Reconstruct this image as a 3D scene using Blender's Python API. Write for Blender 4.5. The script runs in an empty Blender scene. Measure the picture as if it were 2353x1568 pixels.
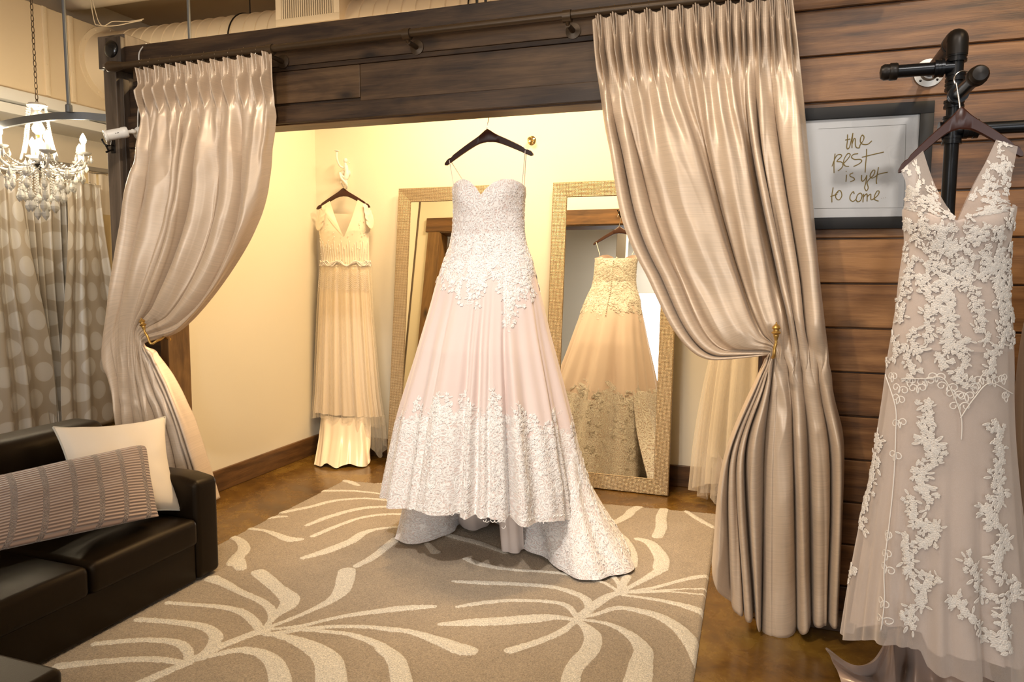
import bpy, bmesh, math, random
import numpy as np
from mathutils import Vector, Matrix, noise

# ------------------------------------------------------------------ camera
FPX = 1685.0; YAW, PIT, ROL = (math.radians(a) for a in (19.256, 5.482, 0.292)); CH = 1.5
cy_, sy_ = math.cos(YAW), math.sin(YAW); cp_, sp_ = math.cos(PIT), math.sin(PIT)
_f = np.array([-sy_*cp_, cy_*cp_, -sp_]); _r = np.array([cy_, sy_, 0.0]); _u = np.cross(_r, _f)
_r2 = math.cos(ROL)*_r + math.sin(ROL)*_u; _u2 = -math.sin(ROL)*_r + math.cos(ROL)*_u
CAM = np.array([0, 0, CH])
col = bpy.context.scene.collection
S = bpy.context.scene
cd = bpy.data.cameras.new('camera'); cam = bpy.data.objects.new('camera', cd); col.objects.link(cam)
cam.matrix_world = Matrix([[_r2[0], _u2[0], -_f[0], 0], [_r2[1], _u2[1], -_f[1], 0], [_r2[2], _u2[2], -_f[2], CH], [0, 0, 0, 1]])
cd.sensor_width = 36; cd.lens = 36*FPX/2353; cd.clip_start = 0.05
S.camera = cam
# ------------------------------------------------------------------ world, exposure, lights
w = bpy.data.worlds.new('world'); S.world = w; w.use_nodes = True
w.node_tree.nodes['Background'].inputs[0].default_value = (0.8, 0.9, 1, 1)
w.node_tree.nodes['Background'].inputs[1].default_value = 1.2
S.view_settings.view_transform = 'Standard'; S.view_settings.look = 'None'
S.view_settings.exposure = 0.0; S.view_settings.gamma = 1.0
S.view_settings.use_curve_mapping = False
S.cycles.max_bounces = 10; S.cycles.transparent_max_bounces = 24; S.cycles.sample_clamp_indirect = 6
S.cycles.caustics_reflective = False; S.cycles.caustics_refractive = False
def light(name, typ, loc, target, power, color, size=0.2, size_y=None, spot=None, blend=0.6):
    d = bpy.data.lights.new(name, typ); d.energy = power; d.color = color
    if typ == 'AREA':
        d.size = size
        if size_y: d.shape = 'RECTANGLE'; d.size_y = size_y
    else: d.shadow_soft_size = size
    if typ == 'SPOT': d.spot_size = math.radians(spot); d.spot_blend = blend
    o = bpy.data.objects.new(name, d); col.objects.link(o); o.location = loc
    if target is not None:
        o.rotation_euler = (Vector(target)-Vector(loc)).to_track_quat('-Z', 'Y').to_euler()
    return o
WARM = (1.0, 0.70, 0.37); SOFT = (1.0, 0.86, 0.70); DAY = (0.94, 0.97, 1.0)
light('daylight_window', 'AREA', (-2.6, -4.06, 1.75), (-2.6, 0, 1.55), 95, DAY, 1.5, 2.1)
light('daylight_window', 'AREA', (2.5, -4.06, 1.75), (2.3, 0, 1.55), 75, DAY, 1.0, 2.1)
light('ceiling_or_added_lamp', 'AREA', (-.8, 1.0, 3.95), (-.8, 1.0, 0), 36, SOFT, 2.0, 1.0)
light('ceiling_or_added_lamp', 'AREA', (-1.5, -3.0, 3.95), (-1.5, -3.2, 0), 100, SOFT, 2.0, 1.0)  # added area light, brightens the rear wall seen in the mirror
light('track_or_added_spot', 'SPOT', (1.5, 1.9, 3.75), (1.0, 3.25, 2.6), 185, (1, .76, .46), .08, spot=54, blend=1.0)
light('track_or_added_spot', 'SPOT', (-1.1, 0.9, 3.7), (-1.35, 3.4, .75), 300, (1, .90, .81), .06, spot=40, blend=.8)
light('track_or_added_spot', 'SPOT', (-1.5, 1.0, 3.7), (-.1, 3.1, 1.4), 215, (1, .84, .66), .06, spot=40, blend=.8)
light('track_or_added_spot', 'SPOT', (-1.2, 1.0, 3.7), (-3.0, 3.1, 1.5), 220, (1, .84, .66), .06, spot=40, blend=.8)
light('track_or_added_spot', 'SPOT', (-1.1, 1.7, 3.8), (-1.1, 2.5, 0), 110, (1, .84, .62), .10, spot=60, blend=.9)  # added spot, brightens the rug
light('track_or_added_spot', 'SPOT', (.9, .2, 3.8), (.42, 2.9, 1.98), 165, (1, .95, .89), .08, spot=31, blend=1.0)  # added spot to lift the right gown and the framed print
light('fitting_room_lamp', 'AREA', (-1.0, 4.1, 3.3), (-1.3, 4.5, 0), 60, WARM, .5, .3)
light('fitting_room_lamp', 'AREA', (-2.1, 4.1, 3.3), (-2.5, 4.5, 0), 62, WARM, .5, .3)

# ------------------------------------------------------------------ pixel rays
def ray(x, y): return _f + _r2*(x-1176.5)/FPX - _u2*(y-784)/FPX
def PY(x, y, Y): d = ray(x, y); return CAM + d*Y/d[1]
def PX(x, y, X): d = ray(x, y); return CAM + d*X/d[0]
def PZ(x, y, Z): d = ray(x, y); return CAM + d*(Z-CH)/d[2]

# ------------------------------------------------------------------ materials
def mat(name, color=(.8, .8, .8), rough=.5, metal=0.0, **kw):
    m = bpy.data.materials.new(name); m.use_nodes = True
    b = m.node_tree.nodes['Principled BSDF']
    b.inputs['Base Color'].default_value = (*color, 1); b.inputs['Roughness'].default_value = rough
    b.inputs['Metallic'].default_value = metal
    for k, v in kw.items():
        b.inputs[k.replace('_', ' ')].default_value = v if not isinstance(v, tuple) else (*v, 1)
    return m
class NT:
    def __init__(s, m): s.t = m.node_tree; s.b = s.t.nodes['Principled BSDF']; s.out = s.t.nodes['Material Output']
    def n(s, typ, **kw):
        nd = s.t.nodes.new('ShaderNode'+typ)
        for k, v in kw.items():
            if k.startswith('i_'):
                key = k[2:]; nd.inputs[int(key) if key.isdigit() else key.replace('_', ' ')].default_value = v
            else: setattr(nd, k, v)
        return nd
    def l(s, a, b): s.t.links.new(a, b)
    def coords(s, kind='Object'): return s.n('TexCoord').outputs[kind]
    def mapping(s, vec, scale=(1, 1, 1), loc=(0, 0, 0), rot=(0, 0, 0)):
        m = s.n('Mapping'); s.l(vec, m.inputs[0]); m.inputs['Scale'].default_value = scale
        m.inputs['Location'].default_value = loc; m.inputs['Rotation'].default_value = rot; return m.outputs[0]
    def noise(s, vec, scale, detail=4, rough=.6, dist=0):
        n = s.n('TexNoise'); s.l(vec, n.inputs['Vector']); n.inputs['Scale'].default_value = scale
        n.inputs['Detail'].default_value = detail; n.inputs['Roughness'].default_value = rough; n.inputs['Distortion'].default_value = dist
        return n.outputs['Fac']
    def ramp(s, fac, stops):
        r = s.n('ValToRGB'); s.l(fac, r.inputs[0]); e = r.color_ramp.elements
        while len(e) < len(stops): e.new(.5)
        for k, (p, c) in enumerate(stops):
            e[k].position = p; e[k].color = (*c, 1) if not isinstance(c, (int, float)) else (c, c, c, 1)
        return r.outputs[0]
    def math(s, op, a, b=None, clamp=False):
        m = s.n('Math', operation=op); m.use_clamp = clamp
        for i, v in enumerate((a, b)):
            if v is None: continue
            if isinstance(v, (int, float)): m.inputs[i].default_value = v
            else: s.l(v, m.inputs[i])
        return m.outputs[0]
    def mix(s, fac, a, b, blend='MIX'):
        m = s.n('Mix', data_type='RGBA', blend_type=blend)
        for i, v in ((0, fac), (6, a), (7, b)):
            if isinstance(v, (int, float)): m.inputs[i].default_value = v
            elif isinstance(v, tuple): m.inputs[i].default_value = (*v, 1)
            else: s.l(v, m.inputs[i])
        return m.outputs[2]
    def bump(s, h, strength=.3, dist=.005):
        b = s.n('Bump'); b.inputs['Strength'].default_value = strength; b.inputs['Distance'].default_value = dist
        s.l(h, b.inputs['Height']); s.l(b.outputs[0], s.b.inputs['Normal'])
    def color(s, c): s.l(c, s.b.inputs['Base Color'])

def wood(name, dark, midc, lightc, rough=.45, axis='X'):
    m = mat(name, midc, rough); t = NT(m)
    at = t.n('Attribute', attribute_name='rnd')
    off = t.n('Vector' 'Math', operation='SCALE'); t.l(at.outputs['Color'], off.inputs[0]); off.inputs['Scale'].default_value = 37.0
    add = t.n('VectorMath', operation='ADD'); t.l(t.coords(), add.inputs[0]); t.l(off.outputs[0], add.inputs[1])
    sc = {'X': (.7, 13, 13), 'Z': (13, 13, .7), 'Y': (13, .7, 13)}[axis]
    v = t.mapping(add.outputs[0], sc)
    wobble = t.noise(t.mapping(add.outputs[0], {'X': (1.1, 4, 4), 'Z': (4, 4, 1.1), 'Y': (4, 1.1, 4)}[axis]), 1.3, 3, .6, 1.2)
    grain = t.noise(v, 7, 6, .7, .8)
    rings = t.n('TexWave', wave_type='BANDS', bands_direction='Z' if axis != 'Z' else 'X'); t.l(t.mapping(add.outputs[0], {'X': (.6, 4, 4), 'Z': (4, 4, .6), 'Y': (4, .6, 4)}[axis]), rings.inputs['Vector'])
    rings.inputs['Scale'].default_value = 1.1; rings.inputs['Distortion'].default_value = 9; rings.inputs['Detail'].default_value = 3
    rings.inputs['Detail Scale'].default_value = 1.2
    g = t.math('ADD', t.math('MULTIPLY', grain, .45), t.math('MULTIPLY', rings.outputs['Fac'], .09))
    g = t.math('ADD', g, t.math('MULTIPLY', wobble, .62))
    per = t.n('SeparateColor'); t.l(at.outputs['Color'], per.inputs[0])
    g = t.math('ADD', g, t.math('MULTIPLY', t.math('SUBTRACT', per.outputs[1], .5), .22))
    c = t.ramp(g, [(.38, dark), (.56, midc), (.78, lightc)])
    # knots
    vo = t.n('TexVoronoi'); t.l(t.mapping(add.outputs[0], {'X': (1, 2.1, 2.1), 'Z': (2.1, 2.1, 1), 'Y': (2.1, 1, 2.1)}[axis]), vo.inputs['Vector']); vo.inputs['Scale'].default_value = 2.6
    kn = t.ramp(vo.outputs['Distance'], [(.05, 1.0), (.11, .55), (.2, 0.0)])
    c = t.mix(t.math('MULTIPLY', kn, .85), c, tuple(x*.35 for x in dark))
    t.color(c); t.bump(t.math('ADD', grain, t.math('MULTIPLY', kn, -.6)), .22, .003)
    return m
M = {}
M['plank'] = wood('stained_planks', (.050, .022, .009), (.160, .072, .026), (.300, .150, .058), .42)
M['plank_z'] = wood('stained_post', (.032, .021, .014), (.085, .062, .044), (.150, .112, .080), .5, 'Z')
M['beam'] = wood('stained_beam', (.030, .015, .008), (.085, .047, .022), (.170, .098, .046), .48)
M['trim_z'] = wood('stained_trim', (.050, .024, .009), (.130, .068, .024), (.235, .128, .045), .45, 'Z')
M['base'] = wood('stained_baseboard', (.040, .018, .007), (.105, .050, .018), (.200, .098, .034), .45)
M['base_y'] = wood('stained_baseboard_side', (.040, .018, .007), (.105, .050, .018), (.200, .098, .034), .45, 'Y')
def plaster(name, c, var=.03, bump=.15):
    m = mat(name, c, .75); t = NT(m); n = t.noise(t.coords(), 90, 4, .6)
    t.bump(n, bump, .002)
    n2 = t.noise(t.coords(), 1.3, 3); t.color(t.mix(n2, tuple(x*(1-var) for x in c), tuple(min(1, x*(1+var)) for x in c)))
    return m
M['cream'] = plaster('cream_paint', (.80, .74, .60))
M['white_wall'] = plaster('white_paint', (.76, .66, .51))
M['grey_wall'] = plaster('grey_paint', (.74, .75, .74))
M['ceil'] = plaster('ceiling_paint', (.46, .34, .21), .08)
M['duct'] = mat('painted_sheet_metal', (.74, .61, .43), .45, .0)
t = NT(M['duct']); t.bump(t.noise(t.coords(), 4, 3), .15, .02)
# floor: acid stained concrete
m = M['floor'] = mat('stained_concrete', (.12, .06, .02), .22); t = NT(m)
a = t.noise(t.coords(), 1.4, 6, .65, 1.0); b = t.noise(t.coords(), 7, 6, .7, .6)
c = t.ramp(t.math('ADD', t.math('MULTIPLY', a, .65), t.math('MULTIPLY', b, .35)), [(.34, (.040, .016, .003)), (.5, (.135, .066, .011)), (.66, (.250, .145, .026))])
t.color(c); t.l(t.ramp(b, [(.3, .16), (.7, .34)]), t.b.inputs['Roughness']); t.bump(b, .05, .002)
# silk dupioni
def silk(name, c, rough=.38, slub=.25, weave=True):
    m = mat(name, c, rough, 0.0, Specular_IOR_Level=.75, Sheen_Weight=.15, Sheen_Roughness=.4); t = NT(m)
    v = t.coords('UV')
    n = t.noise(t.mapping(v, (4, 260, 1)), 1.0, 4, .65)
    t.color(t.mix(t.ramp(n, [(.3, 0.0), (.7, 1.0)]), tuple(x*.88 for x in c), tuple(min(1, x*1.08) for x in c)))
    t.bump(n, slub, .0009)
    t.b.inputs['Anisotropic'].default_value = .4
    return m
M['silk'] = silk('champagne_silk', (.63, .495, .365), .39); M['silk'].node_tree.nodes['Principled BSDF'].inputs['Metallic'].default_value = .22
M['satin'] = mat('blush_satin', (.40, .28, .215), .20, Specular_IOR_Level=.7, Sheen_Weight=.2)
M['satin_cream'] = mat('cream_satin', (.86, .74, .57), .30, Specular_IOR_Level=.7)
M['satin_white'] = mat('pale_blush_satin', (.82, .72, .67), .35)
def fabric(name, c, rough=.85, sheen=.4, nscale=900, st=.15):
    m = mat(name, c, rough, Sheen_Weight=sheen, Sheen_Roughness=.5, Specular_IOR_Level=.2); t = NT(m)
    t.bump(t.noise(t.coords(), nscale, 2), st, .001); return m
M['tulle_blush'] = fabric('blush_tulle', (.78, .655, .615))
M['tulle_nude'] = fabric('nude_tulle', (.66, .56, .50))
M['tulle_ivory'] = fabric('ivory_tulle', (.88, .79, .62))
M['lace'] = fabric('white_lace', (.92, .90, .88), .8, .3)
M['lace_ivory'] = fabric('ivory_lace', (.80, .755, .70), .8, .2)
for k_, hole in (('lace', (.86, .80, .77)), ('lace_ivory', (.66, .60, .54))):
    t = NT(M[k_]); cfull = tuple(t.b.inputs['Base Color'].default_value)[:3]; at = t.n('Attribute', attribute_name='rnd')
    nz = t.noise(t.coords(), 600, 2); f_ = t.math('ADD', at.outputs['Fac'], t.math('MULTIPLY', t.math('SUBTRACT', nz, .5), .5))
    t.color(t.mix(t.ramp(f_, [(.30, 0.0), (.75, 1.0)]), hole, cfull))
M['bead'] = mat('crystal_bead', (.95, .9, .8), .08, 0.3, Specular_IOR_Level=1.0)
def sheer(name, c, alpha):
    m = mat(name, c, .8, Sheen_Weight=.5); t = NT(m)
    tr = t.n('BsdfTransparent'); mx = t.n('MixShader')
    lw = t.n('LayerWeight'); lw.inputs['Blend'].default_value = .35
    net = t.noise(t.coords(), 1400, 1)
    f = t.math('ADD', t.math('MULTIPLY', lw.outputs['Facing'], .5), alpha, True)
    f = t.math('ADD', f, t.math('MULTIPLY', t.math('SUBTRACT', net, .5), .3), True)
    t.l(f, mx.inputs[0]); t.l(tr.outputs[0], mx.inputs[1]); t.l(t.b.outputs[0], mx.inputs[2]); t.l(mx.outputs[0], t.out.inputs[0])
    return m
M['sheer_nude'] = sheer('nude_mesh', (.70, .60, .53), .38)
M['sheer_ivory'] = sheer('ivory_mesh', (.90, .80, .63), .22)
M['sheer_blush'] = sheer('blush_mesh', (.78, .68, .63), .35)
def lace_mask(name, c, scale=42, seed=0):
    """embroidered lace net: threads opaque, holes open, thinned towards the top by the 'fade' attribute"""
    m = mat(name, c, .8, Sheen_Weight=.3); t = NT(m)
    v = t.mapping(t.coords('UV'), (1, 1, 1), (seed*3.1, seed*1.7, 0))
    wv = t.n('TexNoise'); t.l(v, wv.inputs['Vector']); wv.inputs['Scale'].default_value = scale*.6; wv.inputs['Detail'].default_value = 2
    wob = t.n('VectorMath', operation='SCALE'); t.l(wv.outputs['Color'], wob.inputs[0]); wob.inputs['Scale'].default_value = .02
    ad = t.n('VectorMath', operation='ADD'); t.l(v, ad.inputs[0]); t.l(wob.outputs[0], ad.inputs[1])
    vo = t.n('TexVoronoi', feature='F1'); t.l(ad.outputs[0], vo.inputs['Vector']); vo.inputs['Scale'].default_value = scale*.55
    rings = t.math('SINE', t.math('MULTIPLY', vo.outputs['Distance'], 26.0))
    v2 = t.n('TexVoronoi', feature='DISTANCE_TO_EDGE'); t.l(ad.outputs[0], v2.inputs['Vector']); v2.inputs['Scale'].default_value = scale*1.9
    edge = t.ramp(v2.outputs['Distance'], [(.10, 1.0), (.20, 0.0)])
    big = t.noise(v, scale*.28, 3, .6)
    fd = t.n('Attribute', attribute_name='fade')
    pat = t.math('MAXIMUM', t.math('MULTIPLY', edge, .8), t.ramp(t.math('ADD', rings, t.math('MULTIPLY', t.math('SUBTRACT', big, .5), 2.2)), [(.30, 0.0), (.5, 1.0)]))
    gate = t.math('ADD', fd.outputs['Fac'], t.math('MULTIPLY', t.math('SUBTRACT', big, .5), 1.1))
    pat = t.math('MULTIPLY', pat, t.ramp(gate, [(.46, 0.0), (.54, 1.0)]), True)
    tr = t.n('BsdfTransparent'); mx = t.n('MixShader'); t.l(pat, mx.inputs[0]); t.l(tr.outputs[0], mx.inputs[1]); t.l(t.b.outputs[0], mx.inputs[2]); t.l(mx.outputs[0], t.out.inputs[0])
    return m
M['lace_net'] = lace_mask('lace_net', (.92, .90, .88))
M['lace_net_ivory'] = lace_mask('ivory_lace_net', (.83, .80, .74), 42, 2)
# leather
m = M['leather'] = mat('espresso_leather', (.0065, .0036, .0016), .42, Specular_IOR_Level=.22, Specular_Tint=(1.0, .82, .6)); t = NT(m)
vo = t.n('TexVoronoi'); t.l(t.coords(), vo.inputs['Vector']); vo.inputs['Scale'].default_value = 420
t.bump(vo.outputs['Distance'], .12, .001)
M['linen'] = fabric('cream_linen', (.68, .60, .50), .9, .2, 500, .3)
M['piping'] = mat('grey_piping', (.45, .43, .38), .8)
m = M['corduroy'] = mat('taupe_pleats', (.36, .25, .20), .6, Sheen_Weight=.6); t = NT(m)
sp = t.n('SeparateXYZ'); t.l(t.coords('UV'), sp.inputs[0])
fr = t.math('FRACT', t.math('MULTIPLY', sp.outputs[0], 7.0)); band = t.math('LESS_THAN', t.math('ABSOLUTE', t.math('SUBTRACT', fr, .5)), .11)
wav = t.math('ADD', t.math('MULTIPLY', sp.outputs[1], 168.0), t.math('MULTIPLY', t.math('MULTIPLY', t.noise(t.coords('UV'), 30, 2), band), 40.0))
h = t.math('SINE', wav)
cc = t.mix(t.ramp(t.math('MULTIPLY', t.math('ADD', h, 1.0), .5), [(.05, 0.0), (.6, 1.0)]), (.17, .105, .08), (.46, .33, .265))
t.color(t.mix(t.math('MULTIPLY', band, .55), cc, (.20, .15, .13))); t.bump(h, .8, .004)
M['steel_black'] = mat('black_pipe', (.012, .013, .015), .28, .6)
M['iron'] = mat('dark_iron', (.02, .017, .015), .4, .7)
M['galv'] = mat('galvanized_flange', (.42, .40, .37), .4, .8)
M['grey_rail'] = mat('grey_rail', (.16, .17, .18), .45, .4)
M['bronze'] = mat('bronze_rod', (.085, .055, .030), .38, .4)
M['gold'] = mat('antique_gold', (.50, .30, .08), .35, .75)
M['brass'] = mat('polished_brass', (.85, .68, .32), .15, 1.0)
M['chrome'] = mat('chrome', (.8, .8, .8), .15, 1.0)
M['hanger'] = mat('mahogany_hanger', (.042, .011, .006), .34, Specular_IOR_Level=.4)
M['white_plastic'] = mat('white_plastic', (.78, .77, .74), .4)
M['black_plastic'] = mat('black_plastic', (.01, .01, .01), .15)
M['black_frame'] = mat('black_frame', (.009, .009, .010), .5, Specular_IOR_Level=.25)
M['mat_board'] = mat('mat_board', (.80, .78, .76), .8)
M['mat_board'] = mat('mat_board', (.90, .88, .86), .8)
M['paper'] = mat('art_paper', (.80, .78, .76), .8)
M['gold_ink'] = mat('gold_ink', (.45, .30, .06), .35, .5)
M['line'] = mat('mat_bevel', (.45, .43, .40), .8)
m = M['pane'] = mat('picture_glass', (1, 1, 1), .02); t = NT(m)
tr = t.n('BsdfTransparent'); gl = t.n('BsdfGlossy'); gl.inputs['Roughness'].default_value = .02; fz = t.n('Fresnel'); mx = t.n('MixShader')
t.l(fz.outputs[0], mx.inputs[0]); t.l(tr.outputs[0], mx.inputs[1]); t.l(gl.outputs[0], mx.inputs[2]); t.l(mx.outputs[0], t.out.inputs[0])
M['mirror'] = mat('mirror_glass', (.90, .92, .90), .0, 1.0)
m = M['mframe'] = mat('champagne_frame', (.58, .47, .31), .38, .65); t = NT(m)
vuv = t.coords('UV'); sp = t.n('SeparateXYZ'); t.l(vuv, sp.inputs[0])
def saw(s): return t.math('ABSOLUTE', t.math('SINE', t.math('MULTIPLY', s, 3.14159/0.0085)))
h = t.math('MULTIPLY', t.math('POWER', saw(sp.outputs[0]), .5), t.math('POWER', saw(sp.outputs[1]), .5))
t.color(t.mix(t.ramp(h, [(.25, 0.0), (.75, 1.0)]), (.20, .135, .07), (.58, .47, .31))); t.bump(h, .7, .003)
M['glass'] = mat('crystal', (1, 1, 1), .0, 0.0, Transmission_Weight=1.0, IOR=1.52)
M['glass_bead'] = mat('crystal_facets', (.98, .96, .92), .05, 0.0, Transmission_Weight=.45, IOR=1.6, Specular_IOR_Level=1.0)
M['bulb'] = mat('lit_bulb', (1, 1, 1), .3, 0.0, Emission_Color=(1, .85, .6), Emission_Strength=650.0)
M['candle'] = mat('candle_sleeve', (.85, .83, .78), .5)
m = M['dots'] = mat('dotted_satin', (.42, .38, .32), .36, Specular_IOR_Level=.6); t = NT(m)
vuv = t.mapping(t.coords('UV'), (1/.225, 1/.225, 1)); sp = t.n('SeparateXYZ'); t.l(vuv, sp.inputs[0])
row = t.math('FLOOR', sp.outputs[1]); sh = t.math('MULTIPLY', t.math('FRACT', t.math('MULTIPLY', row, .5)), 1.0)
fx = t.math('SUBTRACT', t.math('FRACT', t.math('ADD', sp.outputs[0], sh)), .5); fy = t.math('SUBTRACT', t.math('FRACT', sp.outputs[1]), .5)
d = t.math('SQRT', t.math('ADD', t.math('MULTIPLY', fx, fx), t.math('MULTIPLY', fy, fy)))
k = t.ramp(d, [(.36, 1.0), (.39, 0.0)])
t.color(t.mix(k, (.38, .32, .25), (.52, .48, .43))); t.l(t.ramp(k, [(0, .38), (1, .26)]), t.b.inputs['Roughness'])
M['golden'] = fabric('golden_satin', (.55, .42, .22), .4, .2)
M['rug'] = m = mat('taupe_pile', (.4, .33, .26), .95, Sheen_Weight=.25, Specular_IOR_Level=.1); t = NT(m)
at = t.n('Attribute', attribute_name='stroke'); n1 = t.noise(t.coords(), 70, 3, .7); n2 = t.noise(t.coords(), 190, 3, .75); n3 = t.noise(t.coords(), 5, 4, .6)
k = t.ramp(t.math('ADD', at.outputs['Fac'], t.math('MULTIPLY', t.math('SUBTRACT', n1, .5), .22)), [(.47, 0.0), (.53, 1.0)])
g = t.ramp(n2, [(.30, .50), (.70, 1.30)])
base = t.mix(n3, (.37, .29, .20), (.50, .40, .285)); cc = t.mix(k, base, (.82, .76, .65))
t.color(t.mix(1.0, cc, g, 'MULTIPLY')); t.bump(t.math('ADD', n2, n1), .9, .008)

# ------------------------------------------------------------------ object helpers
ORG = {}
def tag(o, label=None, cat=None, group=None, kind=None):
    for k, v in (('label', label), ('category', cat), ('group', group), ('kind', kind)):
        if v: o[k] = v
    return o
def thing(name, label, cat, loc=(0, 0, 0), group=None):
    o = bpy.data.objects.new(name, None); col.objects.link(o); o.location = loc; o.empty_display_size = .1
    ORG[o.name] = np.array(loc, float); return tag(o, label, cat, group)
class B:
    """collects geometry in world coordinates; build() links ONE mesh object"""
    def __init__(s): s.v = []; s.f = []; s.uv = []; s.n = 0; s.rnd = []; s.attr = {}; s.mi = []
    def add(s, v, f, uv=None, rnd=None, mi=0):
        v = np.asarray(v, float).reshape(-1, 3); o = s.n; s.v.append(v); s.n += len(v)
        s.f += [tuple(i+o for i in q) for q in f]; s.mi += [mi]*len(f)
        s.uv.append(np.zeros((len(v), 2)) if uv is None else np.asarray(uv, float).reshape(-1, 2))
        s.rnd.append(np.tile(np.array(rnd if rnd is not None else (.9, .9, .9)), (len(v), 1)))
        return o
    def grid(s, P, uv=None, close_u=False, mi=0):
        P = np.asarray(P, float); nu, nv = P.shape[:2]
        idx = np.arange(nu*nv).reshape(nu, nv)
        a = idx if not close_u else np.vstack([idx, idx[:1]])
        f = np.stack([a[:-1, :-1], a[1:, :-1], a[1:, 1:], a[:-1, 1:]], -1).reshape(-1, 4)
        return s.add(P.reshape(-1, 3), f.tolist(), None if uv is None else np.asarray(uv).reshape(-1, 2), mi=mi)
    def box(s, lo, hi, bev=0.0, rnd=None, seg=2):
        bm = bmesh.new(); bmesh.ops.create_cube(bm, size=1)
        lo = np.array(lo, float); hi = np.array(hi, float)
        for v in bm.verts: v.co = Vector(((lo+hi)/2)+np.array(v.co)*(hi-lo))
        if bev: bmesh.ops.bevel(bm, geom=list(bm.edges), offset=bev, segments=seg, profile=.5, affect='EDGES')
        s.bm(bm, rnd); return s
    def bm(s, bm, rnd=None, mi=0):
        bm.verts.ensure_lookup_table()
        s.add([v.co[:] for v in bm.verts], [[v.index for v in f.verts] for f in bm.faces], rnd=rnd, mi=mi); bm.free()
    def tube(s, pts, r, seg=10, caps=True):
        pts = np.asarray(pts, float); n = len(pts); r = np.broadcast_to(np.asarray(r, float), (n,))
        tg = np.gradient(pts, axis=0); tg /= np.linalg.norm(tg, axis=1)[:, None]+1e-12
        up = np.array([0, 0, 1.0]) if abs(tg[0][2]) < .9 else np.array([1.0, 0, 0]); N = None; out = []
        for i in range(n):
            a = np.cross(tg[i], up) if N is None else N-tg[i]*(N@tg[i]); a = a/np.linalg.norm(a); N = a; b = np.cross(tg[i], a)
            th = np.arange(seg)*2*math.pi/seg
            out.append(pts[i]+r[i]*(np.cos(th)[:, None]*a+np.sin(th)[:, None]*b))
        P = np.array(out).reshape(-1, 3); f = []
        for i in range(n-1):
            for j in range(seg): k = (j+1) % seg; f.append((i*seg+j, i*seg+k, (i+1)*seg+k, (i+1)*seg+j))
        if caps: f.append(tuple(range(seg))[::-1]); f.append(tuple((n-1)*seg+j for j in range(seg)))
        s.add(P, f); return s
    def lathe(s, prof, origin, axis=(0, 0, 1), seg=24):
        """prof: (radius, height) along axis from origin"""
        ax = np.array(axis, float); ax /= np.linalg.norm(ax)
        a = np.cross(ax, [0, 0, 1.0] if abs(ax[2]) < .9 else [1.0, 0, 0]); a /= np.linalg.norm(a); b = np.cross(ax, a)
        th = np.arange(seg)*2*math.pi/seg; ring = np.cos(th)[:, None]*a+np.sin(th)[:, None]*b
        P = np.array([np.array(origin)+h*ax+max(r, 1e-4)*ring for r, h in prof]); n = len(prof); f = []
        for i in range(n-1):
            for j in range(seg): k = (j+1) % seg; f.append((i*seg+j, i*seg+k, (i+1)*seg+k, (i+1)*seg+j))
        f.append(tuple(range(seg))[::-1]); f.append(tuple((n-1)*seg+j for j in range(seg)))
        s.add(P.reshape(-1, 3), f); return s
    def ball(s, c, r, sub=1, sc=(1, 1, 1)):
        bm = bmesh.new(); bmesh.ops.create_icosphere(bm, subdivisions=sub, radius=r)
        for v in bm.verts: v.co = Vector(np.array(v.co)*np.array(sc)+np.array(c))
        s.bm(bm); return s
    def build(s, name, m, parent=None, smooth=True, angle=40, label=None, **mods):
        me = bpy.data.meshes.new(name); V = np.vstack(s.v); org = np.zeros(3)
        if parent is not None: org = ORG[parent.name]
        me.from_pydata((V-org).tolist(), [], s.f); me.update()
        for mm in (m if isinstance(m, (list, tuple)) else [m]): me.materials.append(M[mm] if isinstance(mm, str) else mm)
        if any(s.mi): me.polygons.foreach_set('material_index', s.mi)
        UV = np.vstack(s.uv); li = np.zeros(len(me.loops), int); me.loops.foreach_get('vertex_index', li)
        ul = me.uv_layers.new(name='UVMap'); ul.data.foreach_set('uv', UV[li].ravel())
        R = np.vstack(s.rnd); ca = me.attributes.new('rnd', 'FLOAT_COLOR', 'POINT'); ca.data.foreach_set('color', np.hstack([R, np.ones((len(R), 1))]).ravel())
        for k, a in s.attr.items():
            fa = me.attributes.new(k, 'FLOAT', 'POINT'); fa.data.foreach_set('value', np.asarray(a, float).ravel())
        if smooth:
            me.polygons.foreach_set('use_smooth', [True]*len(me.polygons))
            if angle: me.set_sharp_from_angle(angle=math.radians(angle))
        o = bpy.data.objects.new(name, me); col.objects.link(o)
        if parent is not None: o.parent = parent
        ORG[o.name] = org
        if label: o['label'] = label
        return o
def struct(name, b, m, smooth=False):
    o = b.build(name, m, None, smooth); o['kind'] = 'structure'; return o
def rr(): return (random.random(), random.random(), random.random())
random.seed(7); np.random.seed(7)
def cr(pts, n):
    """Catmull-Rom through pts (K,d), n samples"""
    p = np.asarray(pts, float); K = len(p); t = np.linspace(0, K-1, n); i = np.clip(t.astype(int), 0, K-2); u = (t-i)[:, None]
    p0 = p[np.clip(i-1, 0, K-1)]; p1 = p[i]; p2 = p[i+1]; p3 = p[np.clip(i+2, 0, K-1)]
    return .5*((2*p1)+(-p0+p2)*u+(2*p0-5*p1+4*p2-p3)*u*u+(-p0+3*p1-3*p2+p3)*u**3)
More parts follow.
